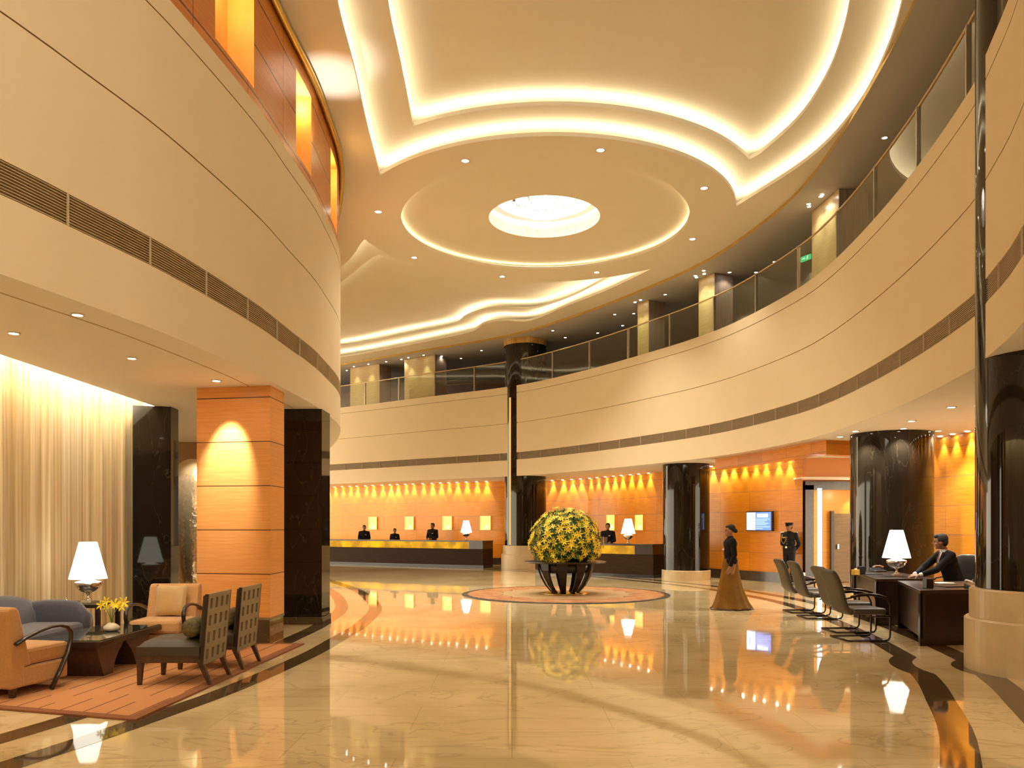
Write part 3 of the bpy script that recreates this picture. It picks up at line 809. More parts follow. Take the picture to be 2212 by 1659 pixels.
def armchair(loc,rz,label,fab):
    root=empty('armchair',loc,rz,label,'armchair','bentwood armchairs facing each other across the coffee table')
    MB().box(-.31,.31,-.35,.24,.085,.27).build('base',fab,root,bevel=.02)
    MB().box(-.305,.305,-.375,.18,.275,.435).build('seat',fab,root,bevel=.035)
    # reclined back as a side profile
    prof=[(.12,.275),(.20,.27),(.20,.085),(.37,.085),(.385,.5),(.40,.80),(.375,.835),(.30,.835),(.265,.80)]
    vs=[(-.315,y,z) for y,z in prof]+[(.315,y,z) for y,z in prof]; n=len(prof)
    fs=[tuple(range(n)),tuple(range(2*n-1,n-1,-1))]+[(i,n+i,n+(i+1)%n,(i+1)%n) for i in range(n)]
    MB().add(vs,fs).build('backrest',fab,root,bevel=.025)
    for sx in (-1,1):
        x=sx*.345
        P=[(.34,.50),(.22,.545),(.08,.585),(-.08,.61),(-.20,.61),(-.295,.585),(-.345,.53),(-.345,.46),(-.30,.33),(-.20,.17),(-.09,.008)]
        cs=[Vector((x,p[0],p[1])) for p in P]
        mb=MB(); mb.tube(cs,.02,10,flat=(.026,.017)); mb.build('arm',M['wenge'],root)
        tapered_leg(MB(),sx*.27,.30,0,.085,.04,.055).build('foot',M['wenge'],root)
    return root
armchair((-4.80,7.83,.018),PI-.2,'tan armchair with dark bentwood arms, cut by the left edge, seen from behind',M['tan_fabric'])
armchair((-4.34,10.2,.018),.03,'peach armchair with dark bentwood arms and a gold cushion, beyond the coffee table',M['peach_fabric'])
root=empty('cushion',(-4.33,10.33,.655),0,'square gold satin cushion standing on the peach armchair','cushion')
o=pillow(.40,.40,.13,'cushion_body',M['satin'],root); o.rotation_euler=(-.22,0,0)

root=empty('sofa',(-5.60,9.02,.0),PI/2,'slate blue sofa with rounded sloping arms in front of the curtain','sofa')
MB().box(-.98,.98,-.36,.36,.08,.26).build('base',M['blue_fabric'],root,bevel=.03)
MB().box(-.84,.84,-.42,.22,.26,.44).build('seat_cushion',M['blue_fabric'],root,bevel=.05)
vs=[];n=24
P0=[];P1=[]
mb=MB()
for i in range(n+1):
    u=-1+2*i/n; top=.80-.10*abs(u)**3
    x=u*.92
    ring=[(.16,.30),(.20,.55),(.245,top-.06),(.28,top-.01),(.33,top),(.385,top-.03),(.40,top-.10),(.40,.12),(.2,.12)]
    for y,z in ring: vs.append((x,y,z))
r=9; fs=[]
for i in range(n):
    for k in range(r): l=(k+1)%r; fs.append((i*r+k,i*r+l,(i+1)*r+l,(i+1)*r+k))
fs.append(tuple(range(r-1,-1,-1))); fs.append(tuple(n*r+k for k in range(r)))
MB().add(vs,fs,smooth=True).build('backrest',M['blue_fabric'],root)
for sx in (-1,1):
    vs=[];fs=[];m_=12
    for i in range(m_+1):
        t=i/m_; y=.38-.80*t; top=.66+.04*math.sin(t*PI)-(.20*max(0,t-.82)/.18)**1.0*.7
        hw=.085
        ring=[(-hw,.06),(-hw,top-.07),(-hw*.75,top-.02),(0,top),(hw*.75,top-.02),(hw,top-.07),(hw,.06)]
        for x,z in ring: vs.append((sx*.955+x,y,z))
    r=7
    for i in range(m_):
        for k in range(r): l=(k+1)%r; fs.append((i*r+k,i*r+l,(i+1)*r+l,(i+1)*r+k))
    fs.append(tuple(range(r-1,-1,-1))); fs.append(tuple(m_*r+k for k in range(r)))
    MB().add(vs,fs,smooth=True).build('arm',M['blue_fabric'],root)
for sx in (-1,1):
    for sy in (-1,1): tapered_leg(MB(),sx*.9,sy*.3,0,.09,.04,.055).build('foot',M['wenge'],root)

# coffee table: slab on two curved legs forming an arch
root=empty('coffee_table',(-4.55,9.03,.018),0,'long dark coffee table with black glass top and curved arch base','coffee table')
MB().box(-.35,.35,-.73,.73,.335,.40).build('table_top',M['wenge'],root,bevel=.006)
MB().box(-.335,.335,-.715,.715,.400,.410).build('glass_top',M['table_glass'],root)
for sy in (-1,1):
    prof=[(.66,.336),(.50,0.0),(.30,0.0),(.27,.06),(.20,.16),(.10,.26),(.0,.336)]
    prof=[(.63,.336),(.47,.02),(.46,0),(.27,0),(.255,.05),(.21,.13),(.14,.21),(.05,.28),(-.0,.336)]
    n=len(prof); vs=[(-.25,sy*y,z) for y,z in prof]+[(.25,sy*y,z) for y,z in prof]
    fs=[tuple(range(n)),tuple(range(2*n-1,n-1,-1))]+[(i,n+i,n+(i+1)%n,(i+1)%n) for i in range(n)]
    MB().add(vs,fs).build('leg',M['wenge_light'],root)
# side table
root=empty('side_table',(-5.40,10.42,0),0,'dark wooden side table beside the sofa arm, carrying the lamp','side table')
MB().box(-.33,.26,-.30,.26,.575,.62).build('table_top',M['wenge'],root,bevel=.004)
for sx,sy in ((-1,-1),(1,-1),(1,1),(-1,1)):
    MB().box(*( ( .21,.26) if sx>0 else (-.33,-.28)), *((-.30,-.25) if sy<0 else (.21,.26)),0,.575).build('leg',M['wenge'],root,bevel=.003)
root=empty('silver_pot',(-5.66,10.32,.62),0,'tiny round silver pot with lid on the side table, left of the lamp','pot')
MB().lathe([(.02,0),(.032,.012),(.036,.03),(.03,.045),(.008,.052)],20).build('pot_body',M['silver'],root); MB().ell((0,0,.060),(.009,.009,.009),10,6).build('knob',M['silver'],root)
# lily vase
def petal_flower(mb, c, nrm, r, petals=6, curl=.35, rnd=random):
    nrm=Vector(nrm).normalized(); a=Vector((0,0,1)) if abs(nrm.z)<.9 else Vector((1,0,0))
    x=nrm.cross(a).normalized(); y=nrm.cross(x); c=Vector(c); off=rnd.uniform(0,PI)
    for k in range(petals):
        t=2*PI*k/petals+off; d=x*math.cos(t)+y*math.sin(t); s=nrm.cross(d)
        rr=r*rnd.uniform(.85,1.1)
        p=[c, c+d*rr*.42+s*rr*.17+nrm*rr*curl*.8, c+d*rr*.42-s*rr*.17+nrm*rr*curl*.8, c+d*rr*.78+s*rr*.11+nrm*rr*curl, c+d*rr*.78-s*rr*.11+nrm*rr*curl, c+d*rr*1.05+nrm*rr*curl*.55, c+d*rr*.45+nrm*rr*curl*.62, c+d*rr*.78+nrm*rr*curl*.86]
        mb.add(p,[(0,6,1),(0,2,6),(1,6,7,3),(6,2,4,7),(3,7,5),(7,4,5)],smooth=True)
def leaf(mb,c,d,n,L,w):
    d=Vector(d).normalized(); n=Vector(n).normalized(); s=d.cross(n).normalized(); c=Vector(c)
    p=[c,c+d*L*.3+s*w,c+d*L*.3-s*w,c+d*L*.65+s*w*.8-n*L*.03,c+d*L*.65-s*w*.8-n*L*.03,c+d*L-n*L*.12]
    mb.add(p,[(0,2,1),(1,2,4,3),(3,4,5)],smooth=True)
M['yellow']=mat('yellow_petal',(.84,.60,.015),rough=.55,var=.12,scale=4)
M['leafgreen']=mat('leaf_green',(.15,.25,.025),rough=.5,var=.35,scale=8)
M['darkgreen']=mat('deep_leaf_green',(.035,.07,.012),rough=.6,var=.4,scale=8)
root=empty('flower_vase',(-4.47,9.08,.428),0,'small pale bowl vase of yellow lilies on the coffee table','vase')
MB().lathe([(.0,0),(.06,.002),(.085,.02),(.088,.045),(.06,.07),(.035,.085),(.03,.09)],28).build('bowl',M['cream_base'],root)
mb=MB()
for k in range(4): mb.tube([(0,0,.07),(.02*math.cos(k*1.6),.02*math.sin(k*1.6),.17),(.07*math.cos(k*1.6),.06*math.sin(k*1.6),.27)],.004,6)
mb.build('stem',M['leafgreen'],root)
rr=random.Random(2)
for k,(dx,dy,dz) in enumerate([(-.10,-.02,.29),(-.03,-.05,.33),(.05,-.03,.30),(.11,.0,.27),(-.06,.03,.26),(.02,.05,.29),(.15,-.03,.32)]):
    mb=MB(); petal_flower(mb,(dx,dy,dz),(dx*4,-1+dy*5,.4),.068,6,.3,rr); mb.build('flower',M['yellow'],root)
# rug
def rug_mat():
    m,nt,N,L,b=newmat('orange_striped_rug')
    tc=N.new('ShaderNodeTexCoord'); s=N.new('ShaderNodeSeparateXYZ'); L.new(tc.outputs['Object'],s.inputs[0])
    x=s.outputs[0]; y=s.outputs[1]
    t=math_node(N,L,'DIVIDE',x,.235); fr=math_node(N,L,'FRACT',t); d=math_node(N,L,'ABSOLUTE',math_node(N,L,'SUBTRACT',fr,.5)); line=math_node(N,L,'LESS_THAN',d,.035)
    fl=math_node(N,L,'FLOOR',t); off=math_node(N,L,'MULTIPLY',math_node(N,L,'FRACT',math_node(N,L,'MULTIPLY',fl,.618)),.5)
    yy=math_node(N,L,'FRACT',math_node(N,L,'DIVIDE',math_node(N,L,'ADD',math_node(N,L,'ADD',y,50),off),1.9)); seg=math_node(N,L,'LESS_THAN',yy,.86)
    line=math_node(N,L,'MULTIPLY',line,seg)
    n=N.new('ShaderNodeTexNoise'); n.inputs['Scale'].default_value=60; L.new(tc.outputs['Object'],n.inputs['Vector'])
    r=N.new('ShaderNodeValToRGB'); r.color_ramp.elements[0].color=(.42,.17,.055,1); r.color_ramp.elements[1].color=(.52,.23,.08,1); L.new(n.outputs[0],r.inputs[0])
    mx=N.new('ShaderNodeMix'); mx.data_type='RGBA'; L.new(line,mx.inputs[0]); L.new(r.outputs[0],mx.inputs[6]); mx.inputs[7].default_value=(.12,.04,.015,1)
    L.new(mx.outputs[2],b.inputs['Base Color']); b.inputs['Roughness'].default_value=.95; return m
M['rug']=rug_mat(); M['rug_border']=mat('rust_rug_border',(.22,.075,.022),rough=.95,var=.15,scale=60)
RG=[(-3.08,6.65),(-2.80,10.98),(-5.10,11.02),(-5.10,7.26)]
root=empty('rug',(-3.08,6.65,.002),-.065,'orange lounge rug with thin dark stripes and rust border under the chairs','rug')
def to_local(p):
    c,s=math.cos(.065),math.sin(.065); x=p[0]+3.08; y=p[1]-6.65
    return (x*c-y*s, x*s+y*c)
Rl=[to_local(p) for p in RG]; c_=(sum(p[0] for p in Rl)/4,sum(p[1] for p in Rl)/4)
def shrink(P,d):
    out=[]
    n=len(P)
    for i in range(n):
        a=Vector(P[i-1]);b=Vector(P[i]);c=Vector(P[(i+1)%n]); u=(b-a).normalized(); v=(c-b).normalized()
        n1=Vector((-u.y,u.x)); n2=Vector((-v.y,v.x)); k=(n1+n2)/(1+n1.dot(n2)); out.append(tuple(b+k*d))
    return out
Ri=shrink(Rl,.10)
MB().prism(Ri,0,.015).build('field',M['rug'],root)
m=MB(); n=4
for i in range(4):
    j=(i+1)%4; m.prism([Rl[i],Rl[j],Ri[j],Ri[i]],0,.016)
m.build('border',M['rug_border'],root)

# ------------------------------------------------------------------ flower table and round carpet
def round_rug_mat():
    m,nt,N,L,b=newmat('round_petal_carpet')
    tc=N.new('ShaderNodeTexCoord'); s=N.new('ShaderNodeSeparateXYZ'); L.new(tc.outputs['Object'],s.inputs[0])
    x,y=s.outputs[0],s.outputs[1]
    r=math_node(N,L,'SQRT',math_node(N,L,'ADD',math_node(N,L,'MULTIPLY',x,x),math_node(N,L,'MULTIPLY',y,y)))
    a=math_node(N,L,'ARCTAN2',y,x)
    w=math_node(N,L,'MULTIPLY',math_node(N,L,'ABSOLUTE',math_node(N,L,'SINE',math_node(N,L,'MULTIPLY',a,9))),.16)
    rw=math_node(N,L,'ADD',r,w)
    inner=math_node(N,L,'LESS_THAN',rw,1.62)
    t=math_node(N,L,'ABSOLUTE',math_node(N,L,'SUBTRACT',rw,1.64)); ln=math_node(N,L,'LESS_THAN',t,.016)
    w2=math_node(N,L,'ADD',r,math_node(N,L,'MULTIPLY',math_node(N,L,'SINE',math_node(N,L,'MULTIPLY',a,44)),.02))
    edge=math_node(N,L,'GREATER_THAN',w2,2.28)
    n=N.new('ShaderNodeTexNoise'); n.inputs['Scale'].default_value=3; n.inputs['Detail'].default_value=5; L.new(tc.outputs['Object'],n.inputs['Vector'])
    rp=N.new('ShaderNodeValToRGB'); rp.color_ramp.elements[0].position=.4; rp.color_ramp.elements[0].color=(.34,.13,.04,1); rp.color_ramp.elements[1].position=.6; rp.color_ramp.elements[1].color=(.46,.22,.09,1); L.new(n.outputs[0],rp.inputs[0])
    def mixc(f,a_,col):
        mx=N.new('ShaderNodeMix'); mx.data_type='RGBA'; L.new(f,mx.inputs[0]); L.new(a_,mx.inputs[6]); mx.inputs[7].default_value=col; return mx.outputs[2]
    c=mixc(inner,rp.outputs[0],(.44,.29,.14,1)); c=mixc(ln,c,(.16,.06,.02,1)); c=mixc(edge,c,(.035,.025,.015,1))
    L.new(c,b.inputs['Base Color']); b.inputs['Roughness'].default_value=.5; return m
M['round_rug']=round_rug_mat()
FX,FY=1.25,19.07
root=empty('round_carpet',(FX,FY,.002),0,'large round carpet with petal pattern and dark rim under the flower table','carpet')
MB().lathe([(2.42,0),(2.42,.010),(2.40,.014),(0,.014)],128,smooth=False).build('carpet_body',M['round_rug'],root)
root=empty('flower_table',(FX,FY,.016),0,'round dark table with curved bowl-like ribs carrying the big yellow bouquet','table')
MB().lathe([(.55,.725),(.93,.725),(.955,.745),(.955,.755),(.55,.765)],96,smooth=False).build('table_top',M['wenge'],root)
MB().lathe([(.54,0),(.54,.02),(.50,.03),(0,.03)],64,smooth=False).build('base_plate',M['gold'],root)
for k in range(9):
    a=2*PI*(k+.5)/9
    prof=[(.40,.03),(.42,.12),(.47,.25),(.55,.42),(.62,.58),(.655,.725)]
    prof=[(.32,.03),(.38,.08),(.48,.20),(.58,.38),(.645,.56),(.66,.725)]
    mb=MB(); vs=[];fs=[]
    for (r,z) in prof:
        hw=.045+.085*(z/.72)
        for dr in (0,-.045):
            for s_ in (-1,1): 
                rr_=r+dr; vs.append((rr_*math.cos(a)-s_*hw*math.sin(a),rr_*math.sin(a)+s_*hw*math.cos(a),z))
    for i in range(len(prof)-1):
        b=i*4
        fs+=[(b,b+1,b+5,b+4),(b+3,b+2,b+6,b+7),(b+2,b,b+4,b+6),(b+1,b+3,b+7,b+5)]
    fs+=[(0,2,3,1),(len(vs)-4,len(vs)-3,len(vs)-1,len(vs)-2)]
    mb.add(vs,fs,smooth=False); mb.build('rib',M['bowl_wood'],root)
MB().lathe([(.56,.5),(.60,.62),(.62,.724),(0,.724)],48).build('liner',M['black_plastic'],root)
bq=empty('flower_arrangement',(FX+.0,FY,.785),0,'huge dome of yellow lilies and green leaves on the round table','flower arrangement')
def dome(u,v):
    """unit direction for arrangement"""
    return Vector((math.cos(v)*math.sqrt(max(0,1-u*u)),math.sin(v)*math.sqrt(max(0,1-u*u)),u))
RX,RZ,ZCc=.80,.78,.40
mb=MB(); mb.ell((0,0,ZCc),(RX*.83,RX*.83,RZ*.83),32,18); 
vv=[]
for v in mb.v: vv.append((v[0],v[1],max(v[2],.0)))
mb.v=vv; mb.build('moss_core',M['darkgreen'],bq)
rr=random.Random(11); lf=MB(); dl=MB()
for k in range(2600):
    u=rr.uniform(-.5,1); v=rr.uniform(0,2*PI); d=dome(u,v); s_=rr.uniform(.80,1.01)
    p=Vector((d.x*RX*s_,d.y*RX*s_,ZCc+d.z*RZ*s_))
    if p.z<.01: continue
    t=d.cross(Vector((rr.uniform(-1,1),rr.uniform(-1,1),rr.uniform(-1,1)))).normalized()
    dd=(d*.55+t*.8+Vector((0,0,.25))).normalized()
    leaf(lf if rr.random()<.6 else dl,p,dd,d,rr.uniform(.07,.16),rr.uniform(.010,.018))
for q_ in (lf,dl): q_.v=[(v[0],v[1],max(v[2],.004)) for v in q_.v]
tag(lf.build('foliage',M['leafgreen'],bq),kind='stuff'); tag(dl.build('foliage',M['darkgreen'],bq),kind='stuff')
fl=[]
N_=430
for k in range(N_):
    u=-.60+1.58*(k+.5)/N_; v=k*2.39996+rr.uniform(-.2,.2); d=dome(min(.999,u),v)
    if u<.0 and rr.random()<.30: continue
    s_=rr.uniform(.90,1.10); p=Vector((d.x*RX*s_,d.y*RX*s_,ZCc+d.z*RZ*s_+.0))
    if p.z<.03: continue
    fl.append((p,d,-d.y))
fl.sort(key=lambda f:-f[2])
protos=[]
for q in range(5):
    m_=MB(); petal_flower(m_,(0,0,0),(0,0,1),.088,6,.28,rr); protos.append(m_)
first=[None]*5
for k,(p,d,_) in enumerate(fl[:100]):
    q=k%5
    rot=(d+Vector((rr.uniform(-.35,.35),rr.uniform(-.35,.35),rr.uniform(-.2,.4)))).to_track_quat('Z','Y').to_euler()
    if first[q] is None:
        o=protos[q].build('flower',M['yellow'],bq); first[q]=o
    else:
        o=first[q].copy(); COL.objects.link(o); o.parent=bq
    o.location=p; o.rotation_euler=rot; s_=rr.uniform(.8,1.25); o.scale=(s_,s_,s_)
rest=MB()
for p,d,_ in fl[100:]: petal_flower(rest,p,d,(.088*rr.uniform(.8,1.25)),6,.28,rr)
rest.v=[(v[0],v[1],max(v[2],.004)) for v in rest.v]
tag(rest.build('more_flowers',M['yellow'],bq),kind='stuff')

# ------------------------------------------------------------------ reception counters
def counter(front, depth, end_w, label, onyx_to):
    """front: polyline seen by the guests, left to right; body, top, glowing onyx band, dark end block"""
    root=empty('reception_counter',(0,0,0),0,label,'counter')
    F=front; Bk=offset(F,depth)
    poly=F+list(reversed(Bk))
    T=arclen(F)[-1]
    def seg(s0,s1,off): 
        G=sub(F,s0,s1); return offset(G,off)
    def slab(s0,s1,o0,o1,z0,z1,name,m):
        A=seg(s0,s1,o0); B=seg(s0,s1,o1); k=MB().prism(A+list(reversed(B)),z0,z1); return k.build(name,m,root)
    slab(0,T,.03,depth,0,.10,'plinth',M['black_plastic'])
    slab(0,T,0,depth,.10,.72,'body',M['counter_wood'])
    slab(0,onyx_to,.05,depth,.72,.985,'onyx_band',M['onyx'])
    slab(onyx_to,T-.0,-.02,depth,.72,.985,'end_block',M['wenge'])
    slab(0,T,-.04,depth+.02,.985,1.035,'counter_top',M['wenge'])
    return root
M['counter_wood']=mat('dark_counter_veneer',(.036,.019,.008),rough=.6,spec=.12,var=.2,scale=3,stretch=(1,1,8))
counter(spline([(-13,37.3),(-8.07,34.5),(-3.97,32.3),(-1.10,30.85)],.5),.80,.5,'long dark reception counter with glowing yellow onyx band, far left',arclen(spline([(-13,37.3),(-8.07,34.5),(-3.97,32.3),(-1.10,30.85)],.5))[-1]-.60)
CF2=spline([(.80,28.0),(1.7,27.0),(2.7,26.0),(4.30,24.78)],.4)
counter(CF2,.80,.5,'shorter dark reception counter with glowing yellow onyx band, behind the flower bowl',arclen(CF2)[-1]-.62)
# lit display niches on the veneer wall
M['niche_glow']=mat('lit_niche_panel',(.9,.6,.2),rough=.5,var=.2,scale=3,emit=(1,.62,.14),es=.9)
M['vase_white']=mat('glowing_vase',(.9,.8,.6),rough=.3,var=.05,emit=(1,.8,.45),es=.6)  # vase carries its own glow, standing in for niche light
def hit(P,px):
    k=(px-1106)/FPX
    for a,b in zip(P,P[1:]):
        fa=a[0]-k*a[1]; fb=b[0]-k*b[1]
        if fa*fb<=0 and a[1]>0:
            t=fa/(fa-fb) if fa!=fb else 0
            return (a[0]+(b[0]-a[0])*t,a[1]+(b[1]-a[1])*t), math.atan2(b[1]-a[1],b[0]-a[0])
names=['first from the left over the long counter','second from the left over the long counter','third from the left over the long counter','rightmost of the four, past the counter lamp','left of the lamp on the small counter','right of the lamp on the small counter']
for k,px in enumerate([807,886,968,1050,1322,1383]):
    (x,y),a=hit(W1,px)
    root=empty('display_niche',(x+math.sin(a)*.02,y-math.cos(a)*.02,1.72),a,'small glowing yellow wall niche with a vase, '+names[k],'wall niche','lit niches in the veneer wall')
    w=.235;h=.27
    MB().box(-w,w,-.02,.0,-h,h).build('back_panel',M['niche_glow'],root)
    fr=MB(); fr.box(-w-.015,-w,-.05,0,-h-.015,h+.015); fr.box(w,w+.015,-.05,0,-h-.015,h+.015); fr.box(-w,w,-.05,0,h,h+.015); fr.box(-w,w,-.05,0,-h-.015,-h)
    fr.build('frame',M['wood_wall2'] if 'wood_wall2' in M else M['gold'],root)
    MB().lathe([(.02,0),(.055,.03),(.07,.09),(.04,.15),(.02,.17)],16,M=Matrix.Translation((.06,-.05,-h))).build('vase',M['vase_white'],root)

# ------------------------------------------------------------------ gallery: balustrade, columns, sign
GP=Ro(-.08)
root=empty('glass_balustrade',(0,0,0),0,'long curved glass balustrade with thin brass rail along the upper gallery','balustrade')
T=arclen(GP)[-1]; s0=s_at_y(GP,6.2); n_=0
M['rail']=mat('brass_handrail',(.50,.36,.18),rough=.3,metal=.6,var=.05)
M['post']=mat('steel_post',(.42,.36,.28),rough=.3,metal=.7,var=.05)
s=s0
while s<T-8:
    P_=sub(GP,s+.04,s+1.95)
    g=MB(); g.ribbon(P_,P_,6.78,7.70); 
    for i in range(len(g.uv)): g.uv[i]=None
    g.build('glass_panel',M['glass'],root)
    (x,y),a=along(GP,s)
    MB().box(-.022,.022,-.03,.03,6.775,7.73,Matrix.Translation((x,y,0))@Matrix.Rotation(a,4,'Z')).build('post',M['post'],root)
    s+=1.99
MB().tube([Vector((p[0],p[1],7.725)) for p in sub(GP,s0,s)],.022,8).build('handrail',M['rail'],root)
M['trav']=wood_panel('pale_travertine_cladding',(.52,.37,.17),(.66,.50,.26),phase=0,step=5,ustep=0,line=(.3,.2,.1),rough=.3)
M['gal_side']=mat('brown_striped_veneer',(.24,.17,.12),rough=.4,var=.25,scale=3,stretch=(12,12,.5))
where=['beside the green exit sign','second left of the exit sign','third and narrowest','far left pair, right one','far left pair, left one']
for k,(p0,p1,dep) in enumerate([(1755,1813,.62),(1510,1544,.62),(1378,1402,.62),(874,940,.7),(757,820,.7)]):
    G=Ro(-.45); (x0,y0),a=hit(G,p0); (x1,y1),_=hit(G,p1)
    u=Vector((x1-x0,y1-y0)).normalized(); 
    nrm=Vector((u.y,-u.x)); 
    if nrm.dot(Vector((x0,y0))-Vector((CX,CY)))<0: nrm=-nrm
    root=empty('pilaster',(x0,y0,6.3),0,'pale lit gallery pilaster, '+where[k],'column','pilasters behind the glass balustrade')
    q=[(0,0),(x1-x0,y1-y0),(x1-x0+nrm.x*dep,y1-y0+nrm.y*dep),(nrm.x*dep,nrm.y*dep)]
    if (q[1][0]*q[2][1]-q[1][1]*q[2][0])<0: q=[q[0],q[3],q[2],q[1]]
    MB().prism(q,0,ZC-.068-6.3,uv=True).build('shaft',M['gal_side'],root)
    e=-nrm*.012
    MB().prism([(e.x,e.y),(x1-x0+e.x,y1-y0+e.y),(x1-x0,y1-y0),(0,0)],0,ZC-.068-6.3,uv=True).build('lit_face',M['trav'],root)
    for t in (.25,.75):
        c=Vector((x0,y0)).lerp(Vector((x1,y1)),t)-nrm*.22
        fitting((c.x,c.y,ZC-.065),('left ' if t<.5 else 'right ')+'downlight over the gallery pilaster, '+where[k],'pilaster downlights',.04,26,60,False,color=(.92,1,.62),blend=.6,glass=M['spotglass_c'])
(x,y),a=hit(Ro(-1.1),1741)
root=empty('exit_sign',(x,y,8.02),a-PI+.25,'green emergency exit sign hanging from the gallery ceiling','sign')
M['exit_green']=glow('exit_green',(.02,.42,.12),1.0); M['exit_white']=glow('exit_white',(.6,1,.7),1.2)
for o_ in [MB().box(-.15,.15,-.02,.02,-.06,.06).build('sign_box',M['exit_green'],root)]: pass
pm=MB()
for sy in (-1,1):
    y_=sy*.0215
    pm.add([(-.11,y_,-.01),(-.04,y_,-.01),(-.04,y_,-.03),(-.005,y_,.0),(-.04,y_,.03),(-.04,y_,.01),(-.11,y_,.01)],[(0,1,2,3,4,5,6)])
    pm.add([(.06,y_,.03),(.08,y_,.03),(.08,y_,.045),(.06,y_,.045)],[(0,1,2,3)])
    pm.add([(.05,y_,.025),(.075,y_,.02),(.09,y_,-.005),(.08,y_,-.01),(.068,y_,.0),(.085,y_,-.045),(.075,y_,-.047),(.06,y_,-.015),(.035,y_,-.04),(.028,y_,-.033),(.05,y_,-.005)],[tuple(range(11))])
pm.build('pictogram',M['exit_white'],root)
MB().tube([(0,0,.06),(0,0,ZC-.06-8.02)],.008,6).build('hanger',M['post'],root)

# ------------------------------------------------------------------ chandelier
root=empty('chandelier',(CX,CY,ZC+.18),0,'sparkling crystal cluster chandelier in the white well at the centre of the ring','chandelier')
M['crystal']=mat('lit_crystal',(.95,.9,.85),rough=.05,var=.02,emit=(1,.92,.82),es=3.2)
MB().lathe([(.74,.40),(.74,.36),(0,.36)],48,smooth=False).build('canopy',M['chrome'],root)
cr=MB(); rr=random.Random(5)
for k in range(900):
    r=.74*math.sqrt(rr.random()); a=rr.uniform(0,2*PI); z=.33-.26*math.sqrt(max(0,1-(r/.78)**2))*rr.uniform(.6,1.0)+rr.uniform(-.015,.015); s_=rr.uniform(.012,.028)
    c=Vector((r*math.cos(a),r*math.sin(a),z)); 
    cr.add([c+Vector(v)*s_ for v in ((1,0,0),(-1,0,0),(0,1,0),(0,-1,0),(0,0,1.4),(0,0,-1.4))],[(0,2,4),(2,1,4),(1,3,4),(3,0,4),(2,0,5),(1,2,5),(3,1,5),(0,3,5)])
tag(cr.build('crystals',M['crystal'],root),kind='stuff')

# ------------------------------------------------------------------ screen on the veneer wall
(xa,ya),_=hit(W1,1621); (xb,yb),_=hit(W1,1672)
a=math.atan2(yb-ya,xb-xa); cxx,cyy=(xa+xb)/2,(ya+yb)/2
nx,ny=math.sin(a),-math.cos(a)
root=empty('wall_screen',(cxx+nx*.10,cyy+ny*.10,1.735),a,'lit blue and white display screen on the veneer wall behind the walking woman','screen')
w=.47;h=.285
MB().box(-w,w,-.04,.06,-h,h).build('housing',M['black_plastic'],root,bevel=.006)
M['scr_blue']=glow('screen_blue',(.16,.26,.80),1.3); M['scr_white']=glow('screen_white',(.75,.85,1.0),1.5); M['scr_mid']=glow('screen_pale_blue',(.38,.52,.95),1.4)
MB().box(-w+.03,w-.03,-.045,-.041,-h+.03,h-.03).build('display',M['scr_blue'],root)
sc=MB(); sc.box(-w+.03,-.12,-.048,-.046,-h+.03,h-.03); sc.box(-.05,.34,-.048,-.046,.11,.21)
sc.build('picture_area',M['scr_white'],root)
sc=MB()
for k,(z,x1_) in enumerate([(.06,.40),(.02,.30),(-.02,.22),(-.06,.36),(-.10,.28),(-.16,.40),(-.21,.15)]): sc.box(-.09,x1_,-.048,-.046,z-.009,z+.009)
sc.build('text_lines',M['scr_mid'],root)
sc=MB(); sc.box(-.35,-.29,-.050,-.048,-.12,.08); sc.ell((-.32,-.049,.11),(.03,.003,.035),12,6); sc.build('figure_shape',M['scr_mid'],root)

# recess fittings
root=empty('glow_strip',(0,0,0),0,'vertical cool white light strip beside the recessed doorway','light')
p=atY(1766,1257,22.86); q=atY(1775,1055,22.86)
M['cool_strip']=glow('cool_strip',(.75,.9,1.0),2.2)
MB().box(p.x,q.x,22.84,22.88,.02,q.z).build('tube',M['cool_strip'],root)
root=empty('service_door',(0,0,0),0,'brown service door in the recess left of the thick black column','door')
M['door_brown']=mat('brown_door_veneer',(.20,.12,.04),rough=.35,var=.15,scale=3,stretch=(1,1,8))
MB().box(9.12,9.95,23.05,23.14,0.02,1.95).build('leaf',M['door_brown'],root)
MB().box(9.04,9.12,23.03,23.14,0.02,2.02).build('frame',M['wenge'],root)
MB().box(9.2,9.24,22.98,23.05,.95,1.08).build('handle',M['chrome'],root)
spot('recess_spot',(9.7,22.75,2.6),30,70,.6,(1,.75,.42),.04,aim=(9.75,23.2,1.8))
point('recess_fill',(9.5,22.4,2.5),8,(1,.8,.5),.1)
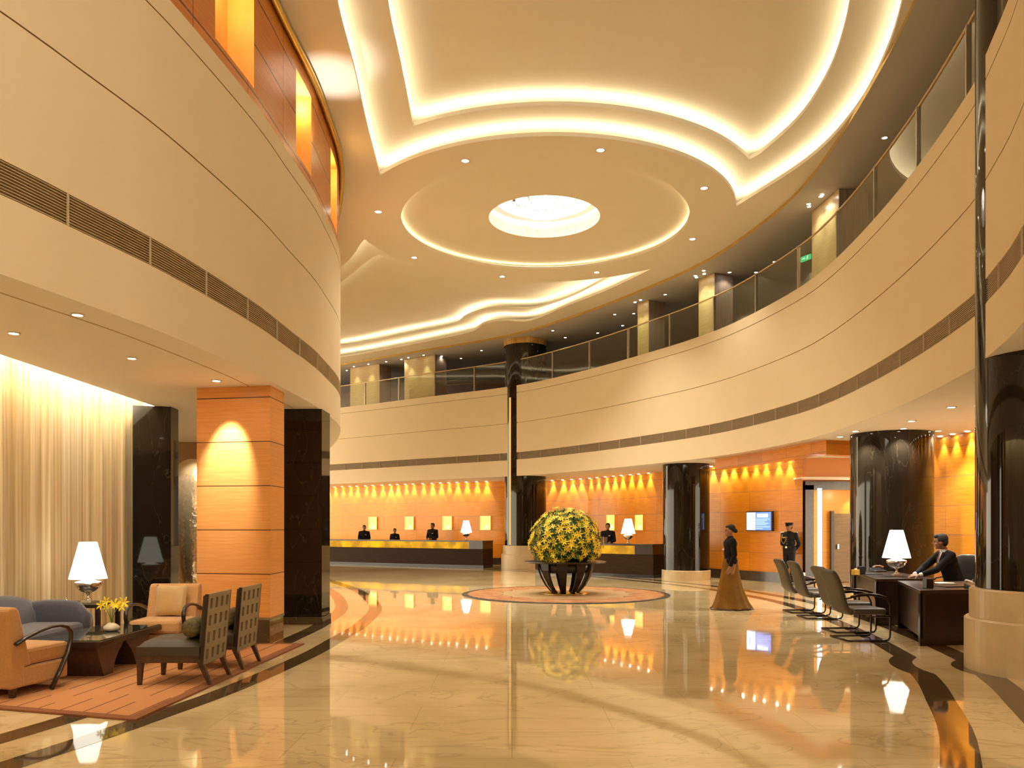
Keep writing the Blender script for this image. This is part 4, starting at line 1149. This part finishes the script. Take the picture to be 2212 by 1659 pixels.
#STAGE3
# ------------------------------------------------------------------ desks on the right
def desk(P, ztop, label, end_to=1.0):
    """P: four plan corners, near-left, far-left, far-right, near-right"""
    root=empty('desk',(0,0,0),0,label,'desk','wedge-shaped dark desks')
    Q=list(P)
    if sum(Q[i][0]*Q[(i+1)%4][1]-Q[(i+1)%4][0]*Q[i][1] for i in range(4))<0: Q=Q[::-1]
    MB().prism(Q,ztop-.045,ztop).build('desk_top',M['wenge'],root,bevel=.004)
    def panel(a,b,t,z0,z1,name,inset=.03):
        a=Vector(a);b=Vector(b);c=Vector((sum(p[0] for p in P)/4,sum(p[1] for p in P)/4))
        n=(b-a).normalized(); m=Vector((-n.y,n.x)); 
        if m.dot(c-a)<0: m=-m
        a=a+m*inset;b=b+m*inset
        q=[tuple(a),tuple(b),tuple(b+m*t),tuple(a+m*t)]
        if sum(q[i][0]*q[(i+1)%4][1]-q[(i+1)%4][0]*q[i][1] for i in range(4))<0: q=q[::-1]
        return MB().prism(q,z0,z1).build(name,M['desk_panel'],root)
    n0,n1,n2,n3=P
    panel(n0,n1,.03,.10,ztop-.045,'modesty_panel')
    e=Vector(n0).lerp(Vector(n3),end_to)
    panel(n0,tuple(e),.035,.0,ztop-.045,'end_panel',.005)
    panel(n1,n2,.035,.0,ztop-.045,'end_panel',.005)
    return root
M['desk_panel']=mat('macassar_panel',(.014,.006,.004),rough=.25,var=.5,scale=3,stretch=(14,14,.4),coat=.1)
desk([(5.42,10.80),(6.02,12.70),(7.05,12.55),(6.62,11.02)],.745,'dark wedge desk nearest the stone column base, loaded with papers')
desk([(5.83,13.02),(6.42,15.3),(7.15,15.3),(6.86,13.22)],.75,'dark wedge desk with the lit lamp, where the seated man rests his hands',.55)

# ---- things on the desks
def on(px,py,z): return flo(px,py,z)
p=(5.92,11.30)
root=empty('pen_box',(5.72,11.18,.745),.2,'black upright box on the near corner of the nearest desk','desk box')
MB().box(-.055,.055,-.04,.04,0,.13).build('box_body',M['black_plastic'],root,bevel=.004)
root=empty('tissue_box',(6.02,11.75,.745),.3,'small yellow-orange box on the nearest desk, behind the black box','box')
M['amber_card']=mat('amber_card',(.75,.42,.06),rough=.6,var=.1)
MB().box(-.06,.06,-.05,.05,0,.075).build('box_body',M['amber_card'],root,bevel=.003)
MB().box(-.02,.02,-.015,.015,.075,.095).build('tissue',M['paper'],root)
root=empty('open_folder',(6.22,11.45,.745),.15,'dark open leather folder lying on the nearest desk','folder')
MB().box(-.24,.24,-.16,.16,0,.012).build('cover',M['black_leather'],root)
MB().box(-.22,-.005,-.145,.145,.012,.016).build('page',M['wenge_light'],root); MB().box(.005,.22,-.145,.145,.012,.016).build('page',M['wenge_light'],root)
for k,(x,y,a,z) in enumerate([(6.42,12.1,.3,.745),(6.40,12.12,.55,.7505)]):
    root=empty('paper_stack',(x,y,z),a,['pale paper stack lying flat on the nearest desk','upper, turned paper stack on the nearest desk'][k],'papers')
    MB().box(-.15,.15,-.105,.105,0,.005).build('sheets',M['paper'],root)
root=empty('telephone',(6.30,11.08,.745),.0,'white and black desk telephone at the stone column end of the nearest desk','telephone')
MB().add([(-.09,-.10,0),(.09,-.10,0),(.09,.10,0),(-.09,.10,0),(-.09,-.10,.03),(.09,-.10,.03),(.09,.10,.075),(-.09,.10,.075)],[(0,3,2,1),(4,5,6,7),(0,1,5,4),(1,2,6,5),(2,3,7,6),(3,0,4,7)]).build('base',M['black_plastic'],root,bevel=.004)
hs=MB(); hs.tube([(-.06,-.09,.075),(-.06,-.04,.095),(-.06,.05,.105),(-.06,.10,.10)],[.02,.014,.014,.02],8); hs.build('handset',M['paper'],root)
hs=MB()
for i in range(3):
    for j in range(4): hs.box(.0+i*.025,.018+i*.025,-.08+j*.027,-.062+j*.027,.035+.012*j,.043+.012*j)
hs.build('keypad',M['paper'],root)
# far desk
root=empty('pen_box',(6.12,14.25,.75),.2,'black upright box on the far desk behind the visitor chairs','desk box')
MB().box(-.055,.055,-.04,.04,0,.14).build('box_body',M['black_plastic'],root,bevel=.004)
root=empty('tissue_box',(6.02,14.15,.75),.2,'small amber box on the far desk, left of the black box','box')
MB().box(-.10,.0,-.05,.05,0,.09).build('box_body',M['amber_card'],root,bevel=.003); MB().box(-.06,-.03,-.015,.015,.09,.11).build('tissue',M['paper'],root)
root=empty('telephone',(6.75,15.0,.75),.2,'black telephone on the far desk in front of the thick black column','telephone')
MB().add([(-.11,-.10,0),(.11,-.10,0),(.11,.10,0),(-.11,.10,0),(-.11,-.10,.03),(.11,-.10,.03),(.11,.10,.075),(-.11,.10,.075)],[(0,3,2,1),(4,5,6,7),(0,1,5,4),(1,2,6,5),(2,3,7,6),(3,0,4,7)]).build('base',M['black_plastic'],root,bevel=.004)
hs=MB(); hs.tube([(-.10,.0,.09),(-.04,.0,.115),(.04,.0,.115),(.10,.0,.09)],[.024,.014,.014,.024],8); hs.build('handset',M['chrome'],root)
root=empty('blotter',(6.36,14.45,.75),.1,'dark leather blotter lying on the far desk beside the lamp','blotter')
MB().box(-.22,.12,-.2,.25,0,.008).build('pad',M['black_leather'],root)
root=empty('card_holder',(2.98,26.45,1.038),-.7,'small brown card display standing on the small counter before the clerk','card display')
MB().box(-.13,.13,-.012,.012,0,.20,Matrix.Rotation(-.15,4,'X')).build('card',M['wenge_light'],root); MB().box(-.14,.14,-.03,.05,0,.012).build('foot',M['wenge_light'],root)

# ---- cantilever visitor chairs
def visitor_chair(loc,rz,label):
    root=empty('visitor_chair',loc,rz,label,'chair','cantilever visitor chairs facing the desks')
    # seat pad
    MB().box(-.24,.24,-.27,.22,.365,.455).build('seat',M['taupe_leather'],root,bevel=.035)
    # curved padded back, swept from the seat up
    P=[(.17,.365),(.26,.40),(.315,.50),(.345,.62),(.375,.74),(.42,.86),(.475,.955),(.50,.985)]
    n=len(P); vs=[]; fs=[]
    def ringp(i):
        y,z=P[i]; a=P[max(i-1,0)]; b=P[min(i+1,n-1)]; t=Vector((b[0]-a[0],b[1]-a[1])).normalized(); nn=Vector((t.y,-t.x))
        th=.038 if 0<i<n-1 else .022; w=.235-(.015 if i==n-1 else 0)
        out=[]
        for (sx,sn) in [(-1,-.6),(-.93,-1),(0,-1.0),(.93,-1),(1,-.6),(1,.6),(.93,1),(0,1),(-.93,1),(-1,.6)]:
            out.append((sx*w,y+nn.x*th*sn,z+nn.y*th*sn))
        return out
    for i in range(n): vs+=ringp(i)
    r=10
    for i in range(n-1):
        for k in range(r): l=(k+1)%r; fs.append((i*r+k,i*r+l,(i+1)*r+l,(i+1)*r+k))
    fs.append(tuple(range(r-1,-1,-1))); fs.append(tuple((n-1)*r+k for k in range(r)))
    MB().add(vs,fs,smooth=True).build('backrest',M['taupe_leather'],root,sub=1)
    for sx in (-1,1):
        x=sx*.265
        pts=[(x,.30,.014),(x,-.22,.014),(x,-.27,.02),(x,-.295,.06),(x,-.30,.30),(x,-.295,.50),(x,-.26,.575),(x,-.17,.62),(x,-.02,.645),(x,.15,.635),(x,.30,.60),(sx*.24,.345,.585)]
        MB().tube(pts,.0135,8).build('side_frame',M['dark_metal'],root)
        MB().tube([(x,-.24,.607),(x,-.14,.642),(x,0,.66),(x,.14,.652),(x,.26,.625)],.02,8,flat=(.024,.012)).build('armrest',M['dark_metal'],root)
    MB().tube([(-.265,.30,.014),(.265,.30,.014)],.0135,8).build('cross_bar',M['dark_metal'],root)
    MB().tube([(-.265,-.285,.345),(.265,-.285,.345)],.011,8).build('cross_bar',M['dark_metal'],root)
    MB().tube([(-.265,.10,.345),(-.265,-.285,.345)],.011,8).build('seat_rail',M['dark_metal'],root); MB().tube([(.265,.10,.345),(.265,-.285,.345)],.011,8).build('seat_rail',M['dark_metal'],root)
    return root
vc=[((4.92,11.50),'grey cantilever visitor chair nearest the camera, at the nearest desk',.06),
    ((5.12,12.38),'grey cantilever visitor chair at the nearest desk, just behind the front one',.05),
    ((5.36,14.18),'grey cantilever visitor chair at the far desk, nearer of the far pair',.0),
    ((5.42,15.10),'grey cantilever visitor chair farthest back, in front of the uniformed guard',.0)]
for (x,y),lab,dr in vc: visitor_chair((x,y,0),PI/2+dr,lab)

# ---- desk chair of the seated man
def office_chair(loc,rz,label):
    root=empty('office_chair',loc,rz,label,'chair')
    MB().box(-.25,.25,-.26,.24,.42,.50).build('seat',M['black_leather'],root,bevel=.035)
    vs=[];fs=[];P=[(.24,.58),(.27,.70),(.285,.85),(.30,1.0),(.325,1.10),(.34,1.13)]; W_=[.20,.235,.245,.235,.19,.12]; n=len(P)
    for i,(y,z) in enumerate(P):
        for (sx,sy) in [(-1,-.5),(-.9,-1),(0,-.7),(.9,-1),(1,-.5),(1,.5),(.9,1),(0,1.2),(-.9,1),(-1,.5)]: vs.append((sx*W_[i],y+sy*.035,z))
    r=10
    for i in range(n-1):
        for k in range(r): l=(k+1)%r; fs.append((i*r+k,i*r+l,(i+1)*r+l,(i+1)*r+k))
    fs.append(tuple(range(r-1,-1,-1))); fs.append(tuple((n-1)*r+k for k in range(r)))
    MB().add(vs,fs,smooth=True).build('backrest',M['black_leather'],root,sub=1)
    MB().tube([(0,.2,.45),(0,.31,.50),(0,.315,.70)],.025,8,flat=(.04,.012)).build('back_support',M['dark_metal'],root)
    for sx in (-1,1):
        MB().tube([(sx*.20,.05,.46),(sx*.31,.05,.50),(sx*.32,.12,.64),(sx*.315,.20,.72),(sx*.30,.05,.745),(sx*.30,-.15,.735),(sx*.30,-.22,.69),(sx*.30,-.16,.60),(sx*.28,-.02,.48)],.014,8).build('arm',M['dark_metal'],root)
    MB().tube([(0,0,.08),(0,0,.42)],.028,10).build('gas_column',M['dark_metal'],root)
    for k in range(5):
        a=2*PI*k/5+.3; MB().tube([(0,0,.10),(.27*math.cos(a),.27*math.sin(a),.065)],[.025,.016],8).build('leg',M['dark_metal'],root)
        MB().ell((.27*math.cos(a),.27*math.sin(a),.028),(.026,.026,.028),10,6).build('castor',M['black_plastic'],root)
    return root
office_chair((7.32,13.33,0),-PI/2+.6,'black office chair with loop arms behind the seated man')

# ------------------------------------------------------------------ people
def blob(mb, name, mats, matf, voxel, parent, smooth=6):
    """union of the pieces as one continuous skin"""
    o=mb.build(name+'_src',mats)
    r=o.modifiers.new('r','REMESH'); r.mode='VOXEL'; r.voxel_size=voxel; r.use_smooth_shade=True
    s=o.modifiers.new('s','SMOOTH'); s.factor=.5; s.iterations=smooth
    dg=bpy.context.evaluated_depsgraph_get(); dg.update()
    me=bpy.data.meshes.new_from_object(o.evaluated_get(dg))
    bpy.data.objects.remove(o,do_unlink=True)
    me.name=name; me.materials.clear()
    for m in (mats if isinstance(mats,(list,tuple)) else [mats]): me.materials.append(m)
    for p in me.polygons:
        p.use_smooth=True
        p.material_index=matf(p.center) if matf else 0
    ob=bpy.data.objects.new(name,me); COL.objects.link(ob); ob.parent=parent
    return ob
def hand(mb, wrist, d, palm_n, r=.010, curl=.35, side=1):
    """palm with four bent fingers and a thumb from its side; d points along the hand"""
    w=Vector(wrist); d=Vector(d).normalized(); n=Vector(palm_n).normalized(); s=d.cross(n).normalized()*side
    a=w+d*.045
    for k in (-1,0,1): mb.cap(w+s*k*.014,w+d*.085+s*k*.024,.015,.014,8)
    for k,(L) in enumerate((.068,.078,.072,.055)):
        b=w+d*.085+s*(.033-.022*k)
        m1=b+d*L*.5+n*L*.10; m2=m1+(d*(1-curl)+n*curl).normalized()*L*.5
        mb.cap(b,m1,r,r*.92,8); mb.cap(m1,m2,r*.92,r*.75,8)
    t0=w+d*.025+s*.032; t1=t0+(d*.6+s*.8).normalized()*.035+n*.008; t2=t1+(d*.9+s*.15).normalized()*.032+n*.01
    mb.cap(t0,t1,r*1.25,r*1.05,8); mb.cap(t1,t2,r*1.05,r*.85,8)
def head(mb, c, yaw=0, pitch=0, k=1.0):
    """head with jaw, nose, ears and neck stub centred at c; looks along local -y turned by yaw"""
    R=Matrix.Translation(c)@Matrix.Rotation(yaw,4,'Z')@Matrix.Rotation(pitch,4,'X')@Matrix.Scale(k,4)
    b=MB()
    b.ell((0,.012,.03),(.074,.093,.092),18,12)          # skull
    b.ell((0,-.022,-.035),(.055,.064,.078),16,10)        # face and jaw
    b.ell((0,-.055,-.092),(.026,.024,.020),12,8)         # chin
    b.cap((0,-.086,.008),(0,-.103,-.026),.008,.013,8)    # nose
    b.ell((0,-.080,.022),(.052,.014,.010),12,6)          # brow
    b.ell((0,-.083,-.058),(.024,.011,.009),10,6)         # lips
    for sx in (-1,1):
        b.ell((sx*.074,.008,-.012),(.009,.019,.031),10,8) # ear
        b.ell((sx*.042,-.058,-.030),(.020,.020,.022),10,6) # cheek
    mb.add([R@Vector(v) for v in b.v],b.f,smooth=True)
    return R
def face_bits(R,parent,cap_hair='short'):
    for sx in (-1,1):
        e=MB(); e.ell((sx*.031,-.079,.004),(.0125,.006,.0065),10,6,M=None); e.v=[tuple(R@Vector(v)) for v in e.v]; e.build('eye',M['eye'],parent)
        e=MB(); e.tube([R@Vector((sx*.050,-.076,.024)),R@Vector((sx*.032,-.088,.030)),R@Vector((sx*.014,-.088,.026))],.0035,6); e.build('eyebrow',M['hair'],parent)
    e=MB(); e.tube([R@Vector((-.022,-.090,-.057)),R@Vector((0,-.095,-.059)),R@Vector((.022,-.090,-.057))],.0035,6); e.build('mouth',M['lip'],parent)
def hair_short(R,parent,voxel=.010):
    b=MB(); 
    b.ell((0,.030,.052),(.083,.094,.086),18,12); b.ell((0,.068,.0),(.070,.052,.072),14,10)
    b.ell((0,-.040,.098),(.062,.048,.030),12,8); b.ell((.02,-.058,.088),(.045,.030,.024),12,8)
    for sx in (-1,1): b.ell((sx*.068,.008,.035),(.016,.040,.042),10,8)
    b.v=[tuple(R@Vector(v)) for v in b.v]
    return blob(b,'hair',[M['hair']],None,voxel,parent,3)

def standing(loc,rz,H,label,pose='front',gear='staff',yaw=0,woman=False):
    root=empty('person',loc,rz,label,'person')
    k=H/1.72
    V=lambda x,y,z: Vector((x*k,y*k,z*k))
    body=MB(); hc=V(0,-.012,1.585)
    R=head(body,hc,yaw,0,k)
    body.cap(V(0,.015,1.42),V(0,.0,1.53),.052*k,.048*k)
    sw=.165 if woman else .19
    # trunk
    for a,b,ra,rb in [((-.07,.0,1.32),(.07,.0,1.32),.105,.105),((-.06,.0,1.15),(.06,.0,1.15),.10,.10),((-.07,.01,.98),(.07,.01,.98),.105,.105)]:
        body.cap(V(*a),V(*b),ra*k,rb*k)
    body.cap(V(0,0,1.32),V(0,0,.98),.11*k,.105*k)
    for sx in (-1,1):
        body.cap(V(0,.01,1.40),V(sx*sw,.01,1.375),.06*k,.055*k)
        if pose=='front':   # hands together over the counter
            e=V(sx*(sw+.05),-.03,1.12); w=V(sx*.10,-.26,1.06)
        elif pose=='behind': # hands clasped behind the back
            e=V(sx*(sw+.07),.08,1.12); w=V(sx*.06,.20,.93)
        else:
            e=V(sx*(sw+.055),.03 if sx>0 else -.02,1.11); w=V(sx*(sw+.05),-.06 if sx>0 else .02,.87)
        body.cap(V(sx*sw,.01,1.365),e,.050*k,.040*k); body.cap(e,w,.040*k,.027*k)
        dd=(w-e).normalized() if pose!='front' else Vector((-sx*.5,-.85,-.2))
        hand(body,w,dd,(-sx,0,0) if pose!='front' else (0,0,-1),.010*k,.3,1 if sx>0 else -1)
        body.cap(V(sx*.085,.01,.93),V(sx*.09,-.005,.50),.085*k,.055*k); body.cap(V(sx*.09,-.005,.50),V(sx*.095,.02,.10),.055*k,.036*k)
        body.cap(V(sx*.095,.03,.035),V(sx*.105,-.13,.028),.034*k,.030*k)
    blob(body,'body',[M['skin']],None,.011*k,root,5)
    face_bits(R,root)
    cl=MB()
    cm=M['navy'] if gear=='guard' else M['suit']
    g=.018
    zb=.82 if gear=='guard' else .88
    for a,b,ra,rb in [((-.075,.0,1.32),(.075,.0,1.32),.112,.112),((-.06,.0,1.15),(.06,.0,1.15),.105,.105),((-.075,.01,.99),(.075,.01,.99),.108,.108)]:
        cl.cap(V(*a),V(*b),(ra+g*.5)*k,(rb+g*.5)*k)
    cl.cap(V(0,0,1.34),V(0,0,.98),.125*k,.118*k)
    if gear!='skirt': cl.cap(V(-.07,.01,zb+.08),V(.07,.01,zb+.08),.115*k,.115*k)
    cl.cap(V(0,.012,1.40),V(0,.005,1.455),.066*k,.058*k)
    for sx in (-1,1):
        cl.cap(V(0,.01,1.405),V(sx*sw,.01,1.38),.070*k,.066*k)
        if pose=='front': e=V(sx*(sw+.05),-.03,1.12); w=V(sx*.115,-.235,1.065)
        elif pose=='behind': e=V(sx*(sw+.07),.08,1.12); w=V(sx*.07,.18,.95)
        else: e=V(sx*(sw+.055),.03 if sx>0 else -.02,1.11); w=V(sx*(sw+.05),-.05 if sx>0 else .015,.90)
        cl.cap(V(sx*sw,.01,1.37),e,.064*k,.053*k); cl.cap(e,w,.053*k,.040*k)
    blob(cl,'jacket',[cm],None,.012*k,root,5)
    if gear=='skirt':
        m=MB(); n=72; Z=[1.02,.98,.90,.78,.62,.45,.30,.15,.06,.015]; Rr=[.128,.140,.150,.163,.19,.225,.265,.315,.36,.385]
        vs=[];fs=[]
        for i,z in enumerate(Z):
            for q in range(n):
                a=2*PI*q/n; amp=.05*max(0,(1.0-z))**1.5; r=Rr[i]*(1+amp*math.sin(a*11+z*2)+amp*.7*math.sin(a*5+1))
                vs.append((r*1.0*math.cos(a)*k*(.88),(r*math.sin(a)*1.08+.05*max(0,.5-z))*k,z*k+(.012*math.sin(a*9) if i==len(Z)-1 else 0)))
        for i in range(len(Z)-1):
            for q in range(n): l=(q+1)%n; fs.append((i*n+l,i*n+q,(i+1)*n+q,(i+1)*n+l))
        m.add(vs,fs,smooth=True); m.build('skirt',M['skirt'],root)
        m=MB(); m.lathe([(.392,.012),(.388,.035)],72,cap=False); m.v=[(v[0]*k*.9,(v[1]*1.08+.02)*k,v[2]*k) for v in m.v]; m.build('hem',M['wenge_light'],root)
        MB().box(-.03*k,.06*k,-.150*k,-.135*k,1.20*k,1.225*k).build('name_badge',M['paper'],root)
        b=MB(); b.ell((0,.030,.050),(.085,.094,.090),18,12); b.ell((0,-.035,.088),(.060,.050,.030),12,8); b.ell((0,.122,.0),(.045,.042,.045),14,10)
        b.v=[tuple(R@Vector(v)) for v in b.v]; blob(b,'hair',[M['hair']],None,.010,root,3)
    else:
        tr=MB()
        for sx in (-1,1):
            tr.cap(V(sx*.085,.01,.93),V(sx*.09,-.002,.50),.100*k,.072*k); tr.cap(V(sx*.09,-.002,.50),V(sx*.095,.015,.10),.072*k,.058*k)
        tr.cap(V(-.06,.01,.93),V(.06,.01,.93),.10*k,.10*k)
        blob(tr,'trousers',[cm],None,.013*k,root,4)
        for sx in (-1,1):
            sh=MB(); sh.cap(V(sx*.095,.045,.045),V(sx*.107,-.155,.036),.043*k,.036*k); 
            sh.v=[(v[0],v[1],max(.002,v[2])) for v in sh.v]; sh.build('shoe',M['black_leather'],root)
        if gear=='guard':
            cp=MB(); cp.lathe([(.0,.128),(.10,.126),(.112,.112),(.094,.085),(.090,.050),(.0,.05)],28); 
            cp.v=[tuple(R@Vector((v[0],v[1]*1.12+.012,v[2]))) for v in cp.v]; cp.build('peaked_cap',M['navy'],root)
            vz=MB(); vz.add([R@Vector(v) for v in [(-.07,-.075,.052),(.07,-.075,.052),(.055,-.125,.040),(0,-.142,.036),(-.055,-.125,.040),(-.07,-.075,.047),(.07,-.075,.047),(.055,-.125,.035),(0,-.142,.031),(-.055,-.125,.035)]],[(0,4,3,2,1),(5,6,7,8,9),(4,9,8,3),(3,8,7,2)]); vz.build('cap_peak',M['black_leather'],root)
            b=MB(); b.ell((0,.055,.0),(.074,.055,.07),14,10); b.v=[tuple(R@Vector(v)) for v in b.v]; b.build('hair',M['hair'],root)
            for sx in (-1,1): MB().box((sx*.19-.05)*k,(sx*.19+.05)*k,-.03*k,.05*k,1.438*k,1.45*k).build('epaulette',M['silver'] if sx<0 else M['gold_cord'],root)
            MB().box(-.13*k,-.04*k,-.139*k,-.128*k,1.285*k,1.315*k).build('medal_bar',M['gold_cord'],root)
            MB().tube([V(-.16,-.08,1.38),V(-.15,-.155,1.22),V(-.08,-.160,1.12),V(-.02,-.15,1.20),V(-.01,-.135,1.33)],.007*k,6).build('braid',M['gold_cord'],root)
            MB().tube([V(-.13,-.03,1.03),V(-.08,-.115,1.03),V(0,-.137,1.03),V(.08,-.115,1.03),V(.13,-.03,1.03)],.014*k,6).build('belt',M['black_leather'],root)
            MB().box(-.025*k,.025*k,-.155*k,-.142*k,1.005*k,1.055*k).build('belt_buckle',M['silver'],root)
            for i in range(4): MB().ell((.015*k,-.138*k,(1.12+.06*i)*k),(.008,.005,.008),8,6).build('button',M['silver'],root)
        else:
            hair_short(R,root)
            MB().box(.04*k,.10*k,-.142*k,-.130*k,1.27*k,1.29*k).build('name_badge',M['paper'],root)
    return root
standing((-6.36,35.0,0),.15,1.64,'person in black jacket behind the long counter, leftmost of the three','front')
standing((-5.01,34.75,0),.1,1.50,'shorter person in black jacket, middle of the three behind the long counter','front',woman=True)
standing((-3.33,34.1,0),-.45,1.73,'tall person in dark jacket looking sideways, rightmost behind the long counter','front')
standing((3.24,27.5,0),-.25,1.70,'person in dark jacket behind the small counter, left of its lamp','front')
standing((4.19,15.62,0),-PI/2,1.63,'person walking in black top and long flared amber skirt, hair in a bun','walk','skirt',woman=True)
standing((7.58,22.25,0),-.85,1.70,'person in dark uniform and peaked cap standing against the veneer wall','behind','guard')

# the seated man
def seated_man():
    root=empty('person',(7.24,13.35,0),-PI/2,'person in black suit seated at the desk, leaning on clasped hands, looking away','person')
    body=MB(); hc=Vector((0,-.215,1.335)); R=head(body,hc,-.5,.05,1.03)
    body.cap((0,-.13,1.17),(0,-.175,1.27),.054,.050)
    body.cap((0,.06,.58),(0,-.10,1.02),.125,.125); body.cap((-.08,-.10,1.03),(.08,-.10,1.03),.10,.10)
    for sx in (-1,1):
        sh=Vector((sx*.185,-.13,1.115)); el=Vector((sx*.215,-.39,.885)); wr=Vector((sx*.085,-.60,.792))
        body.cap((0,-.11,1.13),sh,.065,.058); body.cap(sh,el,.050,.040); body.cap(el,wr,.040,.027)
        hand(body,wr,(-sx*.50,-.86,-.05),(-sx*.5,.1,-.8),.0095,.55,1 if sx>0 else -1)
        body.cap((sx*.09,.04,.54),(sx*.12,-.40,.55),.085,.060); body.cap((sx*.12,-.40,.55),(sx*.12,-.36,.10),.058,.038); body.cap((sx*.12,-.33,.04),(sx*.12,-.49,.032),.034,.030)
    blob(body,'body',[M['skin']],None,.0085,root,5)
    face_bits(R,root); hair_short(R,root,.008)
    cl=MB()
    cl.cap((0,.05,.60),(0,-.09,1.02),.150,.142); cl.cap((-.09,-.10,1.03),(.09,-.10,1.03),.118,.118); cl.cap((-.07,.05,.60),(.07,.05,.60),.13,.13)
    for sx in (-1,1):
        sh=Vector((sx*.19,-.13,1.12)); el=Vector((sx*.22,-.39,.89)); wr=Vector((sx*.11,-.545,.812))
        cl.cap((0,-.105,1.135),sh,.075,.070); cl.cap(sh,el,.068,.056); cl.cap(el,wr,.056,.043)
    blob(cl,'jacket',[M['suit']],None,.010,root,5)
    for sx in (-1,1):
        c=MB(); c.cap((sx*.112,-.55,.811),(sx*.098,-.578,.803),.038,.036,12); c.build('shirt_cuff',M['shirt'],root)
        lp=MB(); lp.add([(sx*.045,-.195,1.185),(sx*.10,-.185,1.15),(sx*.075,-.235,1.02),(sx*.02,-.255,.93),(sx*.015,-.25,1.0)],[(0,1,2,3,4)]); lp.build('lapel',M['suit'],root)
    c=MB(); c.lathe([(.062,1.165),(.058,1.185),(.060,1.215)],24,cap=False); c.v=[(v[0],v[1]-.145+(v[2]-1.165)*-.3,v[2]) for v in c.v]; c.build('collar',M['shirt'],root)
    c=MB(); c.add([(-.045,-.198,1.18),(.045,-.198,1.18),(.03,-.232,1.08),(0,-.252,.97),(-.03,-.232,1.08)],[(0,4,3,2,1)]); c.build('shirt_front',M['shirt'],root)
    c=MB(); c.add([(-.014,-.215,1.175),(.014,-.215,1.175),(.012,-.222,1.15),(.024,-.252,1.04),(0,-.262,.98),(-.024,-.252,1.04),(-.012,-.222,1.15)],[(0,6,5,4,3,2,1)]); c.build('necktie',M['tie'],root)
    c=MB(); c.box(.085,.13,-.232,-.222,1.015,1.04); c.build('pocket_square',M['shirt'],root)
    tr=MB()
    for sx in (-1,1): tr.cap((sx*.09,.04,.55),(sx*.12,-.40,.56),.100,.075); tr.cap((sx*.12,-.40,.55),(sx*.12,-.36,.10),.072,.056)
    tr.cap((-.07,.05,.56),(.07,.05,.56),.11,.11)
    blob(tr,'trousers',[M['suit']],None,.013,root,4)
    for sx in (-1,1):
        sh=MB(); sh.cap((sx*.12,-.31,.048),(sx*.12,-.52,.038),.043,.037); sh.v=[(v[0],v[1],max(.002,v[2])) for v in sh.v]; sh.build('shoe',M['black_leather'],root)
seated_man()

ORD=['first','second','third','fourth','fifth','sixth','seventh','eighth','ninth','tenth','eleventh','twelfth','thirteenth','fourteenth','fifteenth','sixteenth','seventeenth','eighteenth','nineteenth','twentieth','twenty-first','twenty-second','twenty-third','twenty-fourth','twenty-fifth','twenty-sixth','twenty-seventh','twenty-eighth','twenty-ninth','thirtieth','thirty-first','thirty-second','thirty-third','thirty-fourth','thirty-fifth']
# ------------------------------------------------------------------ light fittings
for k,(px,py) in enumerate([(1005,347),(1297,324),(1521,406),(817,457),(1496,516),(895,556),(1085,597),(1289,588)]):
    p=flo(px,py,ZC)
    fitting(p,'bright downlight in the band around the ceiling ring, '+['upper left','top, just right of centre','right, under the cove point','leftmost, by the drum','lower right','lower left','bottom, left of centre','bottom, right of centre'][k],'downlights around the ceiling ring',.07,[400,380,170,600,210,680,760,620][k],112,True,blend=1.0)
for k,(px,py) in enumerate(sorted([(1969,909),(2055,879),(1815,943),(1848,931),(2027,930),(1952,925)])):
    p=flo(px,py,Z0R)
    fitting(p,ORD[k]+' from the left of the downlights in the low white ceiling above the desks','downlights in the low ceiling on the right',.06,130,115,False)
for k,(px,py) in enumerate(sorted([(1773,424),(1747,440),(1911,297),(1849,465),(1673,565),(1520,584),(1502,595),(1576,588),(1633,588),(1437,636),(1328,679),(1345,703),(1369,677),(1381,670),(1570,623),(1194,714),(1221,729),(1291,719),(1040,757),(996,774),(834,781),(867,776),(954,769),(749,800)])):
    p=flo(px,py,ZC-.06)
    fitting(p,ORD[k]+' from the left of the tiny downlights in the grey upper gallery ceiling','downlights in the upper gallery ceiling',.045,14,120,False,color=(1,.95,.78),glass=M['spotglass_c'])
# wall washers over the orange veneer
def washers(P, side, z, s0, s1, step, off, power, lab, grp, skip=()):
    Q=offset(P,side*off); s=s0; k=0
    while s<s1:
        (x,y),a=along(Q,s)
        if k not in skip:
            fitting((x,y,z),ORD[k]+' from the left of the wall washer lamps '+lab,grp,.045,power*random.uniform(.5,1.3),60,True,blend=.45,color=(1,.80,.50))
        s+=step*random.uniform(.85,1.15); k+=1
T1=arclen(W1)
def s_x(P,x):
    L=arclen(P)
    for i in range(len(P)-1):
        if (P[i][0]-x)*(P[i+1][0]-x)<=0: return L[i]
washers(W1,-1,Z0R-.005,s_x(W1,-9.2),s_x(W1,-.6),.50,.085,62,'behind the long left counter','wall washers behind the long left counter')
washers(W1,-1,Z0R-.005,s_x(W1,1.4),s_x(W1,5.2),.50,.085,62,'behind the small right counter','wall washers behind the right counter')
washers(W1,-1,Z0R-.005,s_x(W1,6.1),T1[-1]-.3,.42,.085,62,'over the lit wall screen','wall washers over the screen wall')
washers(W2,-1,Z0R-.005,.9,6.5,.42,.085,50,'on the wall behind the seated man','wall washers behind the desks')
# soft light of the chandelier and an uplight on the drum ledge
point('chandelier_glow',(CX,CY,ZC+.62),70,(1,.90,.76),.25)

o=spot('drum_uplight',(-3.02,12.75,7.25),60,60,.8,(1,.95,.88),.05,aim=(-2.85,12.7,8.6))
